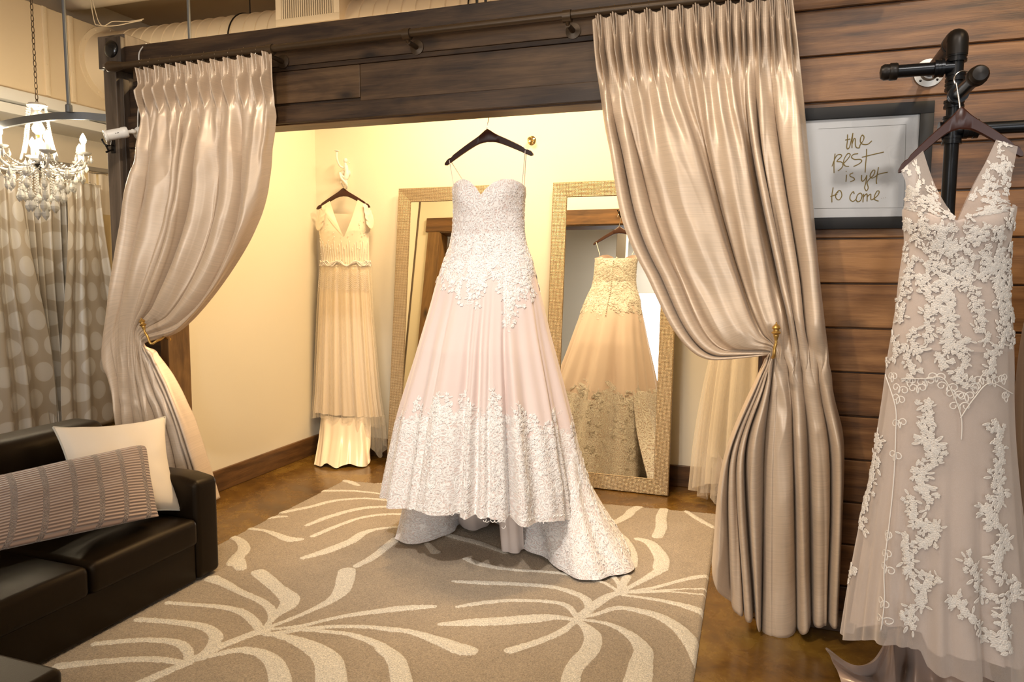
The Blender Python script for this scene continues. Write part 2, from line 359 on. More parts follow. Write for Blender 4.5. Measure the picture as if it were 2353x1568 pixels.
def crt(keys, pts, ts):
    """monotone-ish cubic through pts at keys, sampled at ts (works on (K,...) arrays)"""
    keys = np.asarray(keys, float); p = np.asarray(pts, float)
    d = np.diff(p, axis=0)/np.diff(keys).reshape((-1,)+(1,)*(p.ndim-1))
    mm = np.zeros_like(p); mm[0] = d[0]; mm[-1] = d[-1]; mm[1:-1] = (d[:-1]+d[1:])/2
    mm[1:-1] = np.where(d[:-1]*d[1:] <= 0, 0, mm[1:-1])
    lim = 3*np.minimum(np.abs(np.concatenate([d, d[-1:]])), np.abs(np.concatenate([d[:1], d]))); mm = np.clip(mm, -lim, lim)
    i = np.clip(np.searchsorted(keys, ts, side='right')-1, 0, len(keys)-2); h = keys[i+1]-keys[i]; u = (ts-keys[i])/h
    sh = (-1,)+(1,)*(p.ndim-1); h = h.reshape(sh); u = u.reshape(sh)
    return (2*u**3-3*u**2+1)*p[i]+(u**3-2*u**2+u)*h*mm[i]+(-2*u**3+3*u**2)*p[i+1]+(u**3-u**2)*h*mm[i+1]
def smooth01(x): x = np.clip(x, 0, 1); return x*x*(3-2*x)

# ================================================================== SETTING
XL, XR, YF, YB, ZC = -6.5, 3.2, -4.2, 6.6, 4.15       # main hall
b = B(); b.box((XL, YF, -.1), (XR, YB, 0)); struct('floor', b, 'floor')
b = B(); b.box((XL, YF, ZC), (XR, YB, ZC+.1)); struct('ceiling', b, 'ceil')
b = B(); b.box((XL-.1, YF, 0), (XL, YB, ZC)); struct('wall_left', b, 'white_wall')
b = B(); b.box((XR, YF, 0), (XR+.1, YB, ZC)); struct('wall_right', b, 'grey_wall')
b = B(); b.box((XL, YB, 0), (XR, YB+.1, ZC)); struct('wall_far', b, 'white_wall')
b = B()                                              # rear wall with two window openings
WN = [(-3.35, -1.85), (1.98, 3.02)]; z0, z1 = .7, 2.8
xs = [XL, WN[0][0], WN[0][1], WN[1][0], WN[1][1], XR]
for i in range(5):
    if i % 2 == 0: b.box((xs[i], YF-.1, 0), (xs[i+1], YF, ZC))
    else: b.box((xs[i], YF-.1, 0), (xs[i+1], YF, z0)); b.box((xs[i], YF-.1, z1), (xs[i+1], YF, ZC))
struct('wall_rear', b, 'grey_wall')
for k, (xa, xb) in enumerate(WN):
    b = B(); e = .05
    b.box((xa, YF-.09, z0), (xa+e, YF-.01, z1)); b.box((xb-e, YF-.09, z0), (xb, YF-.01, z1)); b.box((xa, YF-.09, z0), (xb, YF-.01, z0+e)); b.box((xa, YF-.09, z1-e), (xb, YF-.01, z1)); b.box((xa, YF-.08, 1.95), (xb, YF-.02, 2.0))
    wn = struct('window_%d' % (k+1), b, 'white_plastic')
    g = B(); g.box((xa+e, YF-.055, z0+e), (xb-e, YF-.05, z1-e)); g.build('window_pane', 'pane', wn)
# fitting room shell
YP0, YP1 = 3.25, 3.39; FX0, FX1, FYB = -3.475, 1.0, 5.14; OX0, OX1, HZ = -3.2, -.02, 2.245; WT = 2.72
b = B(); b.box((FX0-.1, FYB, 0), (FX1+.1, FYB+.1, 2.9)); struct('wall_back', b, 'cream')
b = B(); b.box((FX0-.07, YP1+.006, 0), (FX0, FYB, 2.62)); struct('wall_fitting_left', b, 'cream')
b = B(); b.box((FX1, YP1+.006, 0), (FX1+.1, FYB, 2.62)); struct('wall_fitting_right', b, 'cream')
def skirting(name, lo, hi, m, mm):
    b = B(); b.box(lo, hi, .004, rr()); struct(name, b, mm)
skirting('baseboard_back', (FX0, FYB-.02, 0), (FX1, FYB, .15), 0, 'base')
skirting('baseboard_left', (FX0, YP1+.03, 0), (FX0+.02, FYB-.02, .15), 0, 'base_y')
skirting('baseboard_right', (FX1-.02, YP1+.03, 0), (FX1, FYB-.02, .15), 0, 'base_y')
# plank partition
def planks(b, x0, x1, zs, y0, y1, splits=()):
    for za, zb in zip(zs[:-1], zs[1:]):
        xs = [x0]+[s for s in splits if x0 < s < x1]+[x1]
        if len(splits) == 0 and x1-x0 > 1.5:
            xs = [x0, x0+(x1-x0)*random.uniform(.55, .9), x1]
        for xa, xb in zip(xs[:-1], xs[1:]):
            b.box((xa+.001, y0, za+.004), (xb-.001, y1, zb-.003), .0035, rr(), 1)
zs = [.014+.18*k for k in range(0, 16)]
b = B(); b.box((OX1, YP0+.012, 0), (XR, YP1, 2.71), 0, (.1, .0, .1)); planks(b, OX1, XR, zs, YP0-.006, YP0+.011); struct('wall_front_right', b, 'plank')
b = B(); b.box((-3.47, YP0+.03, 0), (OX0, YP1, 2.5), 0, (.1, .0, .1)); planks(b, -3.475, OX0-.045, [z for z in zs if z < 2.5], YP0+.012, YP0+.029); struct('wall_front_left', b, 'beam')
b = B(); b.box((OX0, YP0+.012, HZ+.012), (OX1, YP1, 2.68), 0, (.2, .3, .1))
xj = PY(828, 180, YP0)[0]
b.box((-3.36, YP0-.004, 2.53), (OX1, YP0+.012, 2.7), .003, rr()); b.box((-3.36, YP0-.055, 2.62), (OX1+.6, YP0-.002, 2.705), .004, rr())
b.box((-3.36, YP0-.006, 2.505), (OX1, YP0+.012, 2.528), .003, (.1, 0, .4))
b.box((OX0, YP0-.004, 2.345), (xj-.001, YP0+.012, 2.503), .003, rr()); b.box((xj+.001, YP0-.004, 2.325), (OX1, YP0+.012, 2.503), .003, rr())
b.box((OX0, YP0-.008, HZ), (OX1, YP0+.012, 2.33), .004, (.3, .1, .4))
struct('lintel_header', b, 'beam')
b = B(); b.box((OX0-.16, YP1+.007, HZ+.006), (OX1+.16, YP1+.028, HZ+.15), .003, rr()); b.box((OX0, YP0+.014, HZ-.006), (OX1, YP1+.019, HZ+.010), .002, rr()); struct('trim_1', b, 'base')
b = B(); b.box((FX0+.0, YP1-.004, HZ+.15), (FX1, YP1+.006, 2.6)); b.box((FX0, YP1-.004, 0), (OX0-.10, YP1+.006, HZ+.15)); b.box((OX1+.1, YP1-.004, 0), (FX1, YP1+.006, HZ+.15)); struct('wall_front_inner', b, 'cream')
b = B(); b.box((OX0-.13, YP1+.007, 0), (OX0-.001, YP1+.026, HZ+.004), .003, rr()); b.box((OX0-.045, YP0-.004, 0), (OX0+.012, YP1+.020, HZ-.007), .003, rr()); struct('trim_2', b, 'trim_z')
b = B(); b.box((OX1+.001, YP1+.007, 0), (OX1+.13, YP1+.026, HZ+.004), .003, rr()); b.box((OX1-.012, YP0-.005, 0), (OX1+.03, YP1+.020, HZ-.007), .003, rr()); struct('trim_3', b, 'trim_z')
# end post of the partition with its stepped block
b = B(); b.box((-3.545, YP0-.03, 0), (-3.455, YP1+.01, 2.60), .004, rr()); b.box((-3.455, YP0-.012, 0), (-3.425, YP0+.03, 2.55), .003, (.2, 0, .2))
b.box((-3.555, YP0-.05, 2.60), (-3.36, YP1+.01, 2.775), .004, rr()); struct('pillar_end_post', b, 'plank_z')
b = B(); b.box((OX1+.03, YP0-.02, 0), (XR, YP0-.006, .09), .003, rr()); struct('baseboard_front', b, 'beam')

# ------------------------------------------------------------------ light switch-like block with round outlet on the post
t_ = thing('corbel_block', 'small dark wooden block with a round black boss on the post top', 'corbel', (-3.45, 3.19, 2.62))
c = PY(268, 118, 3.19)
b = B(); b.box((c[0]-.055, 3.165, c[2]-.07), (c[0]+.055, 3.2, c[2]+.07), .006, rr()); b.box((c[0]-.065, 3.150, c[2]-.09), (c[0]+.065, 3.2, c[2]-.07), .003, rr()); b.build('block', 'plank_z', t_)
b = B(); b.lathe([(.045, 0), (.045, .01), (.038, .016), (.02, .02), (0, .021)], (c[0]-.008, 3.167, c[2]+.005), (0, -1, 0)); b.build('boss', 'black_plastic', t_)

# ================================================================== DRAPES
def drape(paths, keys, Y, us, nfold, amp, seed, NU=624, NV=250, bulge=None, wrinkle=.0095, vp=.06, lat=.7, pleat=.034, width=2.2, height=2.6, n_mid=7, n_low=8):
    """cloth sheet through pixel-traced edge/fold paths; fold ridges start at the pinch pleats"""
    rng = np.random.default_rng(seed)
    W = np.array([[PY(x, y, Y) for x, y in p] for p in paths])          # U,K,3
    if bulge is not None: W[:, :, 1] -= np.asarray(bulge)[None, :]
    tv = np.concatenate([np.linspace(0, .12, 60)[:-1], np.linspace(.12, 1, NV-59)])
    A = np.array([crt(keys, p, tv) for p in W])                        # U,NV,3
    tu = np.linspace(0, 1, NU)
    P = crt(us, A, tu)                                                 # NU,NV,3
    U, V = np.meshgrid(tu, tv, indexing='ij')
    def phase(n, dr):
        wds = rng.uniform(.35, 1.0, n)*rng.choice([.6, 1, 1.9], n); e = np.concatenate([[0], np.cumsum(wds)]); e /= e[-1]
        up = np.clip(U+.022*np.sin(V*5+U*7+seed)*np.clip(V*4, 0, 1)*np.sin(np.pi*U), 0, 1)
        return np.interp(up, e, np.arange(n+1)+.5), np.interp(U, (e[:-1]+e[1:])/2, rng.uniform(.45, 1.4, n))
    def cusp(p): return 2*np.abs(np.cos(np.pi*p))**.85-1
    p1, h1 = phase(n_mid, 0); p2, h2 = phase(n_low, 0)
    r = -np.cos(2*np.pi*nfold*U); a = np.interp(V, *amp)
    w1 = 1-.86*smooth01((V-vp*1.5)/.22); low = smooth01((V-.56)/.08)
    mid_ = .35*w1*r+(1-.75*w1)*h1*cusp(p1)
    body = a*(mid_*(1-low)+h2*cusp(p2)*low)
    ph = p1*(1-low)+p2*low
    k = np.clip(V/vp, 0, 1.0); fr = (nfold*U) % 1.0 - .5
    sp3 = .145*(1-k**1.3)+.012
    head = sum(pleat*(.8+.3*(o == 0))*np.exp(-((fr-o*sp3)/.042)**2) for o in (-1, 0, 1))*(1-.25*k)
    head = head+.012*np.cos(np.pi*fr)**2*(1-k)-.020*np.exp(-((np.abs(fr)-.17)/.075)**2)*k+.010*np.exp(-((np.abs(fr)-.45)/.14)**2)
    q = np.clip((V-vp*.95)/(vp*1.5), 0, 1); q = q*q*(3-2*q)
    dn = head*(1-q)+body*q
    P[..., 1] -= dn
    lx = np.gradient(P, axis=0); lx /= np.linalg.norm(lx, axis=2)[..., None]+1e-9
    P[..., 2] -= .010*(np.abs(fr)*2)**1.5*(1-q)
    P += lx*(lat*a*np.sin(2*np.pi*ph)*q*(1-w1))[..., None]
    for i in range(NU):
        for j in range(NV):
            x, z = U[i, j]*width*3.2, V[i, j]*height
            wv = noise.noise(Vector((x*2.0+z*.7, z*3.3, seed)))*.6+noise.noise(Vector((x*4.5-z*2, z*8, seed+9)))*.35
            rg = 1-abs(noise.noise(Vector((x*1.6+z*1.2, z*2.2-x*.5, seed+21))))*2.2
            P[i, j, 1] -= wrinkle*(wv*1.2+max(rg, 0)*.9)*min(1.0, V[i, j]*8+.15)
    return P, np.stack([U*width, V*height], -1)
K9 = [0, .06, .25, .45, .545, .58, .63, .80, 1.0]
RP = [[(1362,42),(1369,125),(1398,340),(1478,620),(1640,824),(1766,812),(1748,846),(1664,1050),(1634,1300)],
      [(1405,36),(1412,120),(1450,340),(1545,630),(1672,806),(1770,806),(1748,860),(1668,1080),(1652,1350)],
      [(1455,30),(1460,115),(1503,335),(1605,640),(1700,790),(1773,802),(1752,866),(1684,1080),(1692,1402)],
      [(1530,22),(1535,105),(1588,330),(1680,640),(1740,772),(1777,798),(1766,866),(1722,1060),(1736,1420)],
      [(1600,15),(1605,95),(1642,330),(1716,640),(1760,762),(1781,795),(1780,866),(1768,1060),(1758,1453)],
      [(1668,8),(1670,88),(1694,330),(1748,640),(1780,758),(1790,795),(1803,866),(1812,1060),(1822,1455)],
      [(1720,3),(1722,82),(1735,330),(1792,640),(1814,742),(1822,800),(1832,872),(1848,1060),(1862,1434)],
      [(1772,-2),(1774,76),(1794,330),(1840,640),(1853,762),(1862,805),(1872,880),(1900,1060),(1896,1430)],
      [(1822,-6),(1833,90),(1857,330),(1884,640),(1897,772),(1903,820),(1911,885),(1941,1050),(1928,1428)]]
ampR = ([0, .06, .2, .42, .53, .58, .63, .8, 1.0], [0, .014, .050, .064, .042, .010, .020, .048, .056])
bul = [0, 0, .01, .03, .07, .06, .04, .02, .0]
LP = [[(318,161),(323,215),(319,350),(291,480),(270,700),(254,826),(264,868),(282,970),(296,1150)],
      [(350,158),(352,212),(350,345),(333,500),(305,690),(288,772),(290,850),(302,970),(322,1175)],
      [(392,152),(394,205),(393,340),(381,510),(338,690),(320,758),(316,850),(326,970),(348,1195)],
      [(435,147),(437,200),(438,335),(422,525),(368,700),(332,762),(330,850),(346,970),(375,1205)],
      [(482,142),(488,195),(487,335),(468,540),(398,715),(338,768),(343,850),(370,970),(405,1210)],
      [(532,136),(535,192),(540,340),(513,570),(420,735),(343,774),(354,845),(396,970),(442,1210)],
      [(590,128),(594,186),(590,350),(553,580),(440,750),(350,781),(364,830),(420,970),(478,1190)],
      [(627,120),(629,186),(620,330),(576,540),(432,758),(354,788),(370,812),(436,950),(492,1150)]]
ampL = ([0, .06, .2, .42, .53, .58, .63, .8, 1.0], [0, .014, .044, .054, .036, .010, .018, .040, .046])
YRD = 3.14; zR = 2.586
def curtain(paths, us, nfold, amp, seed, label, loc, hooks_u):
    r = thing('curtain', label, 'curtain', loc, 'silk curtains on the rod over the opening')
    P, uv = drape(paths, K9, YRD, us, nfold, amp, seed, bulge=bul)
    b = B(); b.grid(P, uv); o = b.build('curtain_panel', 'silk', r, True, None)
    md = o.modifiers.new('thick', 'SOLIDIFY'); md.thickness = .0025; md.offset = 0
    for u in hooks_u:
        p = P[int(u*(P.shape[0]-1)), 0]
        b = B(); x, y, z = p; y = YRD; zr = zR
        b.tube([(x, y-.012, z-.03), (x, y-.016, z+.0), (x, y-.012, z+.012), (x, y, z+.016), (x, y, zr-.022), (x+.004, y-.018, zr), (x, y, zr+.0215), (x-.004, y+.02, zr), (x, y+.006, zr-.022)], .0018, 6)
        b.build('curtain_hook', 'chrome', r)
    return P
PR = curtain(RP, [0, .10, .2, .35, .5, .64, .76, .88, 1], 13, ampR, 3, 'long champagne silk curtain tied back beside the framed print', (.1, YRD, 0), [(i+.5)/13 for i in range(13)])
PL = curtain(LP, [0, .14, .28, .43, .58, .72, .87, 1], 12, ampL, 8, 'champagne silk curtain tied back behind the dark sofa, near the security camera', (-3.0, YRD, 0), [(i+.5)/12 for i in range(12)])
# rod
r = thing('curtain_rod', 'bronze curtain rod along the top of the dark wood header', 'curtain rod', (-1.6, YRD, zR))
b = B(); b.tube([(-3.33, YRD, zR), (.45, YRD, zR)], .018, 20); b.build('rod', 'bronze', r)
b = B(); b.lathe([(.0, 0), (.027, .003), (.03, .015), (.026, .06), (.019, .10), (.0185, .11)], (-3.42, YRD, zR), (1, 0, 0)); b.build('end_cap', 'bronze', r)
for px in (652, 960, 1318):
    x = PY(px, 95, YP0)[0]
    b = B(); b.lathe([(.034, 0), (.034, .006), (.012, .010), (.010, .09), (.012, .094)], (x, 3.244, zR-.035), (0, -1, 0), 20)
    b.lathe([(.012, -.018), (.0255, -.018), (.0255, .018), (.012, .018)], (x, YRD, zR-.004), (1, 0, 0), 20); b.tube([(x, YRD+.02, zR-.035), (x, YRD+.006, zR-.032), (x, YRD, zR-.02)], .009, 10)
    b.build('bracket', 'bronze', r)
# holdbacks
def holdback(px, label, Yf, lean, wx):
    top = PY(*px[0], Yf); base = PY(*px[1], Yf); st = PY(*px[2], Yf)
    r = thing('curtain_holdback', label, 'curtain holdback', (st[0], YP0, st[2]), 'brass curtain holdbacks')
    ax = top-base; L = np.linalg.norm(ax)
    prof = [(.3, 0), (.34, .10), (.30, .13), (.42, .22), (.62, .34), (.66, .37), (.58, .41), (1.0, .47), (1.08, .51), (.9, .55), (.66, .58), (.66, .66), (.92, .69), (.98, .73), (.8, .80), (.45, .87), (.2, .91), (.16, .94), (.2, .97), (0, 1.0)]
    b = B(); b.lathe([(q*.0165, h*L) for q, h in prof], base, ax, 28); b.build('finial', 'gold', r)
    wall = np.array([wx, YP0-.008 if wx > 0 else YP0+.012, st[2]-.02])
    if lean < 0: mids = [PY(380, 770, 3.12), PY(372, 778, 3.04), PY(360, 784, 2.99)]
    else: mids = [wall+[-.01, -.12, -.005], st+[-.002, .05, -.022]]
    pth = cr([wall]+list(mids)+[st+[lean*.002, .004, -.012], st+(base-st)*.5, base], 40)
    b = B(); b.tube(pth, .0065, 12); b.lathe([(.028, 0), (.028, .008), (.012, .012), (.009, .02)], wall+[0, .006, 0], (0, -1, 0), 20); b.build('arm', 'gold', r)
holdback([(1784, 740), (1783, 790), (1777, 812)], 'brass finial holdback on the curtain beside the framed print', 2.97, 1, .04)
holdback([(324, 730), (333, 764), (346, 785)], 'brass finial holdback on the curtain behind the sofa', 2.97, -1, -3.215)

# ================================================================== DRESSES
class Surf:
    """closed dress surface: x outline by height, front/back depth, folds. th=-pi/2 faces the viewer"""
    def __init__(s, rows, cy, dep, fold=None, expo=1.0):
        s.cy = cy
        L = [PY(xl, y, cy) for y, xl, xr in rows]; Rr = [PY(xr, y, cy) for y, xl, xr in rows]
        z = np.array([(a[2]+b_[2])/2 for a, b_ in zip(L, Rr)]); o = np.argsort(z)
        s.z = z[o]; s.xl = np.array([a[0] for a in L])[o]; s.xr = np.array([a[0] for a in Rr])[o]
        s.dz = np.array([d[0] for d in dep])[::-1]; s.df = np.array([d[1] for d in dep])[::-1]; s.db = np.array([d[2] for d in dep])[::-1]
        s.fold = fold; s.e = expo
    def __call__(s, th, z, off=0.0):
        th = np.asarray(th, float); z = np.asarray(z, float)
        xl = crt(s.z, s.xl, np.clip(z.ravel(), s.z[0]-.3, s.z[-1]+.1)).reshape(z.shape); xr = crt(s.z, s.xr, np.clip(z.ravel(), s.z[0]-.3, s.z[-1]+.1)).reshape(z.shape)
        df = np.interp(z, s.dz, s.df); db = np.interp(z, s.dz, s.db)
        c, sn = np.cos(th), np.sin(th); wd = (xr-xl)/2; d = np.where(sn < 0, df, db)
        if s.e != 1.0: sn = np.sign(sn)*np.abs(sn)**s.e
        f = s.fold(th, z) if s.fold is not None else 0.0
        nx, ny = c*d, sn*wd; ln = np.sqrt(nx*nx+ny*ny)+1e-9
        g = f+off
        return np.stack([(xl+xr)/2+wd*c+g*nx/ln, s.cy+d*sn+g*ny/ln, z+0*th], -1)
    def at(s, px, py):
        """(theta,z) on the front of the surface seen at a pixel"""
        Y = s.cy-.1; th = -math.pi/2
        for _ in range(6):
            p = PY(px, py, Y); z = p[2]
            xl = float(crt(s.z, s.xl, np.array([z]))[0]); xr = float(crt(s.z, s.xr, np.array([z]))[0])
            c = np.clip((p[0]-(xl+xr)/2)/((xr-xl)/2), -.999, .999); th = -math.acos(c); Y = float(s(np.array(th), np.array(z))[1])
        return th, z
    def scale(s, th, z):
        e = 1e-3; a = s(np.array(th), np.array(z)); b_ = s(np.array(th+e), np.array(z)); return np.linalg.norm(b_-a)/e
# --- lace motifs, 2D (metres): list of petals (cx,cy,angle,len,width)
def flower(x, y, r, rot, n=5): return [(x+math.cos(rot+k*2*math.pi/n)*r*.52, y+math.sin(rot+k*2*math.pi/n)*r*.52, rot+k*2*math.pi/n, r*1.02, r*.80) for k in range(n)]
def leaf(x, y, a, l, w): return [(x+math.cos(a)*l/2, y+math.sin(a)*l/2, a, l, w)]
def spray(rng, s, dirn=None):
    a0 = rng.uniform(0, 6.28) if dirn is None else dirn; out = flower(0, 0, .015*s, rng.uniform(0, 6), 5)
    for k in range(rng.integers(2, 5)):
        a = a0+rng.normal()*.9; l = .024*s*rng.uniform(.8, 1.3); out += leaf(math.cos(a)*.014*s, math.sin(a)*.014*s, a, l, l*.36)
    if rng.random() < .6:
        a = a0+rng.normal()*.5; out += flower(math.cos(a)*.030*s, math.sin(a)*.030*s, .010*s, rng.uniform(0, 6), 5)
    return out
def scrollpts(x, y, a, L, turn):
    p = []; cx, cy = x, y
    for k in range(16):
        p.append((cx, cy)); a += turn*(.12+k*.035); cx += math.cos(a)*L/16; cy += math.sin(a)*L/16
    return p
RX, RY = [0, .34, .72, 1.0], None
def petal_mesh():
    ang = np.arange(10)*2*math.pi/10
    rings = [(1.0, .0), (.86, 1.0), (.55, .35)]; V = [(0, 0, .25)]; F = []
    for q, h in rings: V += [(q*math.cos(a)*(1-.12*abs(math.sin(a))), q*math.sin(a), h) for a in ang]
    for k in range(10):
        j = (k+1) % 10; F.append((0, 21+k, 21+j)); F.append((21+k, 11+k, 11+j, 21+j)); F.append((11+k, 1+k, 1+j, 11+j))
    return np.array(V), F
PV, PF = petal_mesh()
PT_ = np.array([.3]+[.75]*10+[1.0]*10+[.25]*10)
def lace(b, surf, items, lift=.0018, h=.0020):
    """items: (th,z,petals,scale); petals laid on the surface, following its curve and folds"""
    T, Z, O = [], [], []
    for th, z, pet in items:
        sc = max(surf.scale(th, z), .03)
        for (cx, cy, a, l, wd) in pet:
            x = cx+PV[:, 0]*math.cos(a)*l/2-PV[:, 1]*math.sin(a)*wd/2; y = cy+PV[:, 0]*math.sin(a)*l/2+PV[:, 1]*math.cos(a)*wd/2
            T.append(th+x/sc); Z.append(z+y); O.append(lift+PV[:, 2]*h+random.random()*.0012)
    if not T: return
    P = surf(np.concatenate(T), np.concatenate(Z), np.concatenate(O)); n = len(PV)
    F = [tuple(i+k*n for i in f) for k in range(len(T)) for f in PF]; b.add(P, F, rnd=None); b.rnd[-1] = np.repeat(np.tile(PT_, len(T))[:, None], 3, 1)
def cord(b, surf, th, z, pts, r=.0016):
    sc = max(surf.scale(th, z), .03); p = np.array(pts)
    P = surf(th+p[:, 0]/sc, z+p[:, 1], np.full(len(p), .0028)); b.tube(P, r, 6)
def surf_grid(surf, th0, th1, nth, zt, zb, nz, off=0.0, closed=False):
    """zt/zb functions of th"""
    th = np.linspace(th0, th1, nth, endpoint=not closed); T, Q = np.meshgrid(th, np.linspace(0, 1, nz), indexing='ij')
    top = np.array([zt(a) for a in th])[:, None]; bot = np.array([zb(a) for a in th])[:, None]
    Z = top+(bot-top)*Q; P = surf(T, Z, off); sc = .45
    return P, np.stack([T*sc, Z], -1), T, Z
def hanger(name, label, pts, Y, thick, hook, parent_group, hook_pts=None):
    """wooden hanger from traced outline: pts = (left tip, left notch, shoulder, apex, ..., right tip)"""
    lt, ap, rt = (PY(*p, Y) for p in pts)
    r = thing(name, label, 'clothes hanger', (ap[0], Y, ap[2]), parent_group)
    b = B(); n = 41; up, lo = [], []
    for i in range(n):
        u = i/(n-1)*2-1; e = lt if u < 0 else rt; q = abs(u)
        x = ap[0]+(e[0]-ap[0])*q; drop = (e[2]-ap[2])
        zc = ap[2]+drop*(q**1.18)
        wid = .040-.013*q+.014*math.exp(-(q/.16)**2)
        if q > .93: wid *= max(.25, math.sqrt(max(0, 1-((q-.93)/.075)**2)))
        notch = .007*math.exp(-((q-.86)/.016)**2)
        crown = .006*math.exp(-(q/.10)**2)
        up.append((x, zc+wid*.5+crown-notch)); lo.append((x, zc-wid*.5-.004*math.exp(-(q/.1)**2)+0.0))
    V = []; F = []
    for i in range(n):
        for (yo, k) in ((-thick/2, .82), (-thick/2*.6, 1.0), (thick/2*.6, 1.0), (thick/2, .82)):
            m_ = ((up[i][0]+lo[i][0])/2, (up[i][1]+lo[i][1])/2)
            V.append((m_[0], Y+yo, m_[1]+(up[i][1]-m_[1])*k)); V.append((m_[0], Y+yo, m_[1]+(lo[i][1]-m_[1])*k))
    loop = [0, 2, 4, 6, 7, 5, 3, 1]
    for i in range(n-1):
        for k in range(8):
            a_, c_ = loop[k], loop[(k+1) % 8]; F.append((i*8+a_, (i+1)*8+a_, (i+1)*8+c_, i*8+c_))
    F.append(tuple(loop)); F.append(tuple((n-1)*8+k for k in loop[::-1])); b.add(V, F); b.build('hanger_arm', 'hanger', r)
    b = B(); b.tube(np.array(hook), .0023, 8); b.build('hanger_hook', 'chrome', r)
    return r
def hookpath(x, y, z, top, rad=.02, flip=1, axis='x'):
    """from apex z up to a round hook whose inside top is at height top"""
    c = top-rad; pts = [(x, y, z), (x, y, z+.02)]
    e = (lambda d: (d*flip, 0)) if axis == 'x' else (lambda d: (0, d*flip))
    for a in np.linspace(-50, 205, 22):
        A = math.radians(a); dx, dy = e(math.cos(A)*rad); pts.append((x+dx, y+dy, c+math.sin(A)*rad))
    return cr(pts, 60)
def strap_path(a, b_, sag=0.0, n=12): return [np.array(a)+(np.array(b_)-np.array(a))*t+np.array([0, 0, -sag*math.sin(math.pi*t)]) for t in np.linspace(0, 1, n)]
# ------------------------------------------------------------------ centre dress
rng = np.random.default_rng(11)
CYD = 3.53
rows = [(400,1042,1207),(425,1041,1208),(470,1044,1204),(520,1042,1203),(560,1036,1208),(600,1022,1222),(650,1007,1233),(700,996,1245),(760,982,1258),(830,966,1275),(900,948,1292),(960,934,1306),(1020,924,1318),(1080,913,1330),(1140,903,1338),(1250,890,1350)]
dep = [(2.0,.085,.07),(1.93,.105,.08),(1.82,.11,.09),(1.68,.09,.09),(1.55,.11,.12),(1.4,.17,.18),(1.1,.27,.28),(.7,.36,.38),(.3,.42,.45),(0,.46,.52)]
sd = Surf(rows, CYD, dep)
gaps = [(sd.at(x, 930)[0], wd, g) for x, wd, g in ((936,.05,.6),(985,.03,.35),(1058,.045,1.1),(1074,.03,.5),(1093,.04,1.0),(1122,.022,.35),(1166,.035,1.35),(1268,.05,.6))]
def fold_c(th, z):
    A = .085*smooth01((1.62-z)/1.15); f = A*(.22*np.sin(13*th+1.0)+.16*np.sin(22*th+2.3+z))
    tm = np.mod(th+math.pi, 2*math.pi)-math.pi
    for a, wd, g in gaps: f = f-A*g*np.exp(-((tm-a)/(wd*1.15))**2)
    bk = smooth01(np.sin(th)*2); f = f+A*bk*.5*np.sin(9*th)
    cup = np.exp(-((z-1.875)/.06)**2)*.022*(np.exp(-((tm+2.15)/.33)**2)+np.exp(-((tm+.98)/.33)**2))
    return f+cup
sd.fold = fold_c
root = thing('wedding_dress', 'blush strapless ball gown with white lace hem hanging in the centre of the opening', 'dress', (-1.36, CYD, 0))
topp = [(1042,426),(1049,417),(1065,411),(1080,416),(1094,431),(1105,448),(1117,433),(1135,418),(1155,411),(1177,412),(1196,420),(1207,430)]
tz = [sd.at(x, y) for x, y in topp]; tth = [a for a, _ in tz]; tzz = [z for _, z in tz]
order = np.argsort(tth); tth = np.array(tth)[order]; tzz = np.array(tzz)[order]
def ztop(a):
    a = (a+math.pi) % (2*math.pi)-math.pi
    if a <= tth[0] or a >= tth[-1]:
        aa = a if a >= tth[-1] else a+2*math.pi
        q = (aa-tth[-1])/(tth[0]+2*math.pi-tth[-1]); return float(tzz[-1]*(1-q)+tzz[0]*q-.035*math.sin(math.pi*q)**.7)
    return float(np.interp(a, tth, tzz))
ZW = PY(1120, 590, CYD)[2]
P, uv, T, Z = surf_grid(sd, -math.pi, math.pi, 200, ztop, lambda a: ZW, 60, 0.0, True)
b = B(); b.grid(P, uv, True); o = b.build('bodice', 'tulle_blush', root, True, None)
def hemz(a):
    s_ = math.sin(a); base = .272+.055*max(0, -s_)**1.5 + .008*math.sin(9*a)
    return base if s_ < .15 else base*max(0.0, 1-(s_-.15)*3.2)+.016*min(1, (s_-.15)*3.2)
P, uv, T, Z = surf_grid(sd, -math.pi, math.pi, 420, lambda a: ZW, hemz, 130, 0, True)
b = B(); b.grid(P, uv, True); b.build('skirt', 'tulle_blush', root, True, None)
# lace zones
yu = [(905,1000),(915,965),(930,940),(955,925),(970,945),(985,935),(1000,912),(1020,908),(1035,935),(1048,928),(1062,908),(1080,915),(1092,948),(1105,930),(1120,945),(1128,900),(1138,888),(1150,930),(1165,965),(1180,938),(1197,932),(1210,960),(1228,962),(1245,980),(1262,968),(1280,945),(1300,965),(1320,1000),(1336,1020)]
yl = [(1005,640),(1022,665),(1040,690),(1053,700),(1062,660),(1078,700),(1092,712),(1104,680),(1120,655),(1135,650),(1150,690),(1165,765),(1176,740),(1190,690),(1205,705),(1220,690),(1235,650)]
uu = np.array([(sd.at(x, y)) for x, y in yu]); ul = np.array([sd.at(x, y) for x, y in yl])
uu = uu[np.argsort(uu[:, 0])]; ul = ul[np.argsort(ul[:, 0])]
def zu_(th): tm = np.mod(th+math.pi, 2*math.pi)-math.pi; return np.where(tm < 0, np.interp(tm, uu[:, 0], uu[:, 1]), .72+.06*np.sin(tm*11))
def zl_(th): tm = np.mod(th+math.pi, 2*math.pi)-math.pi; return np.where(tm < 0, np.interp(tm, ul[:, 0], ul[:, 1]), 1.36+.07*np.sin(tm*9+1))
P, uv, T, Z = surf_grid(sd, -math.pi, math.pi, 420, ztop, hemz, 190, .0022, True)
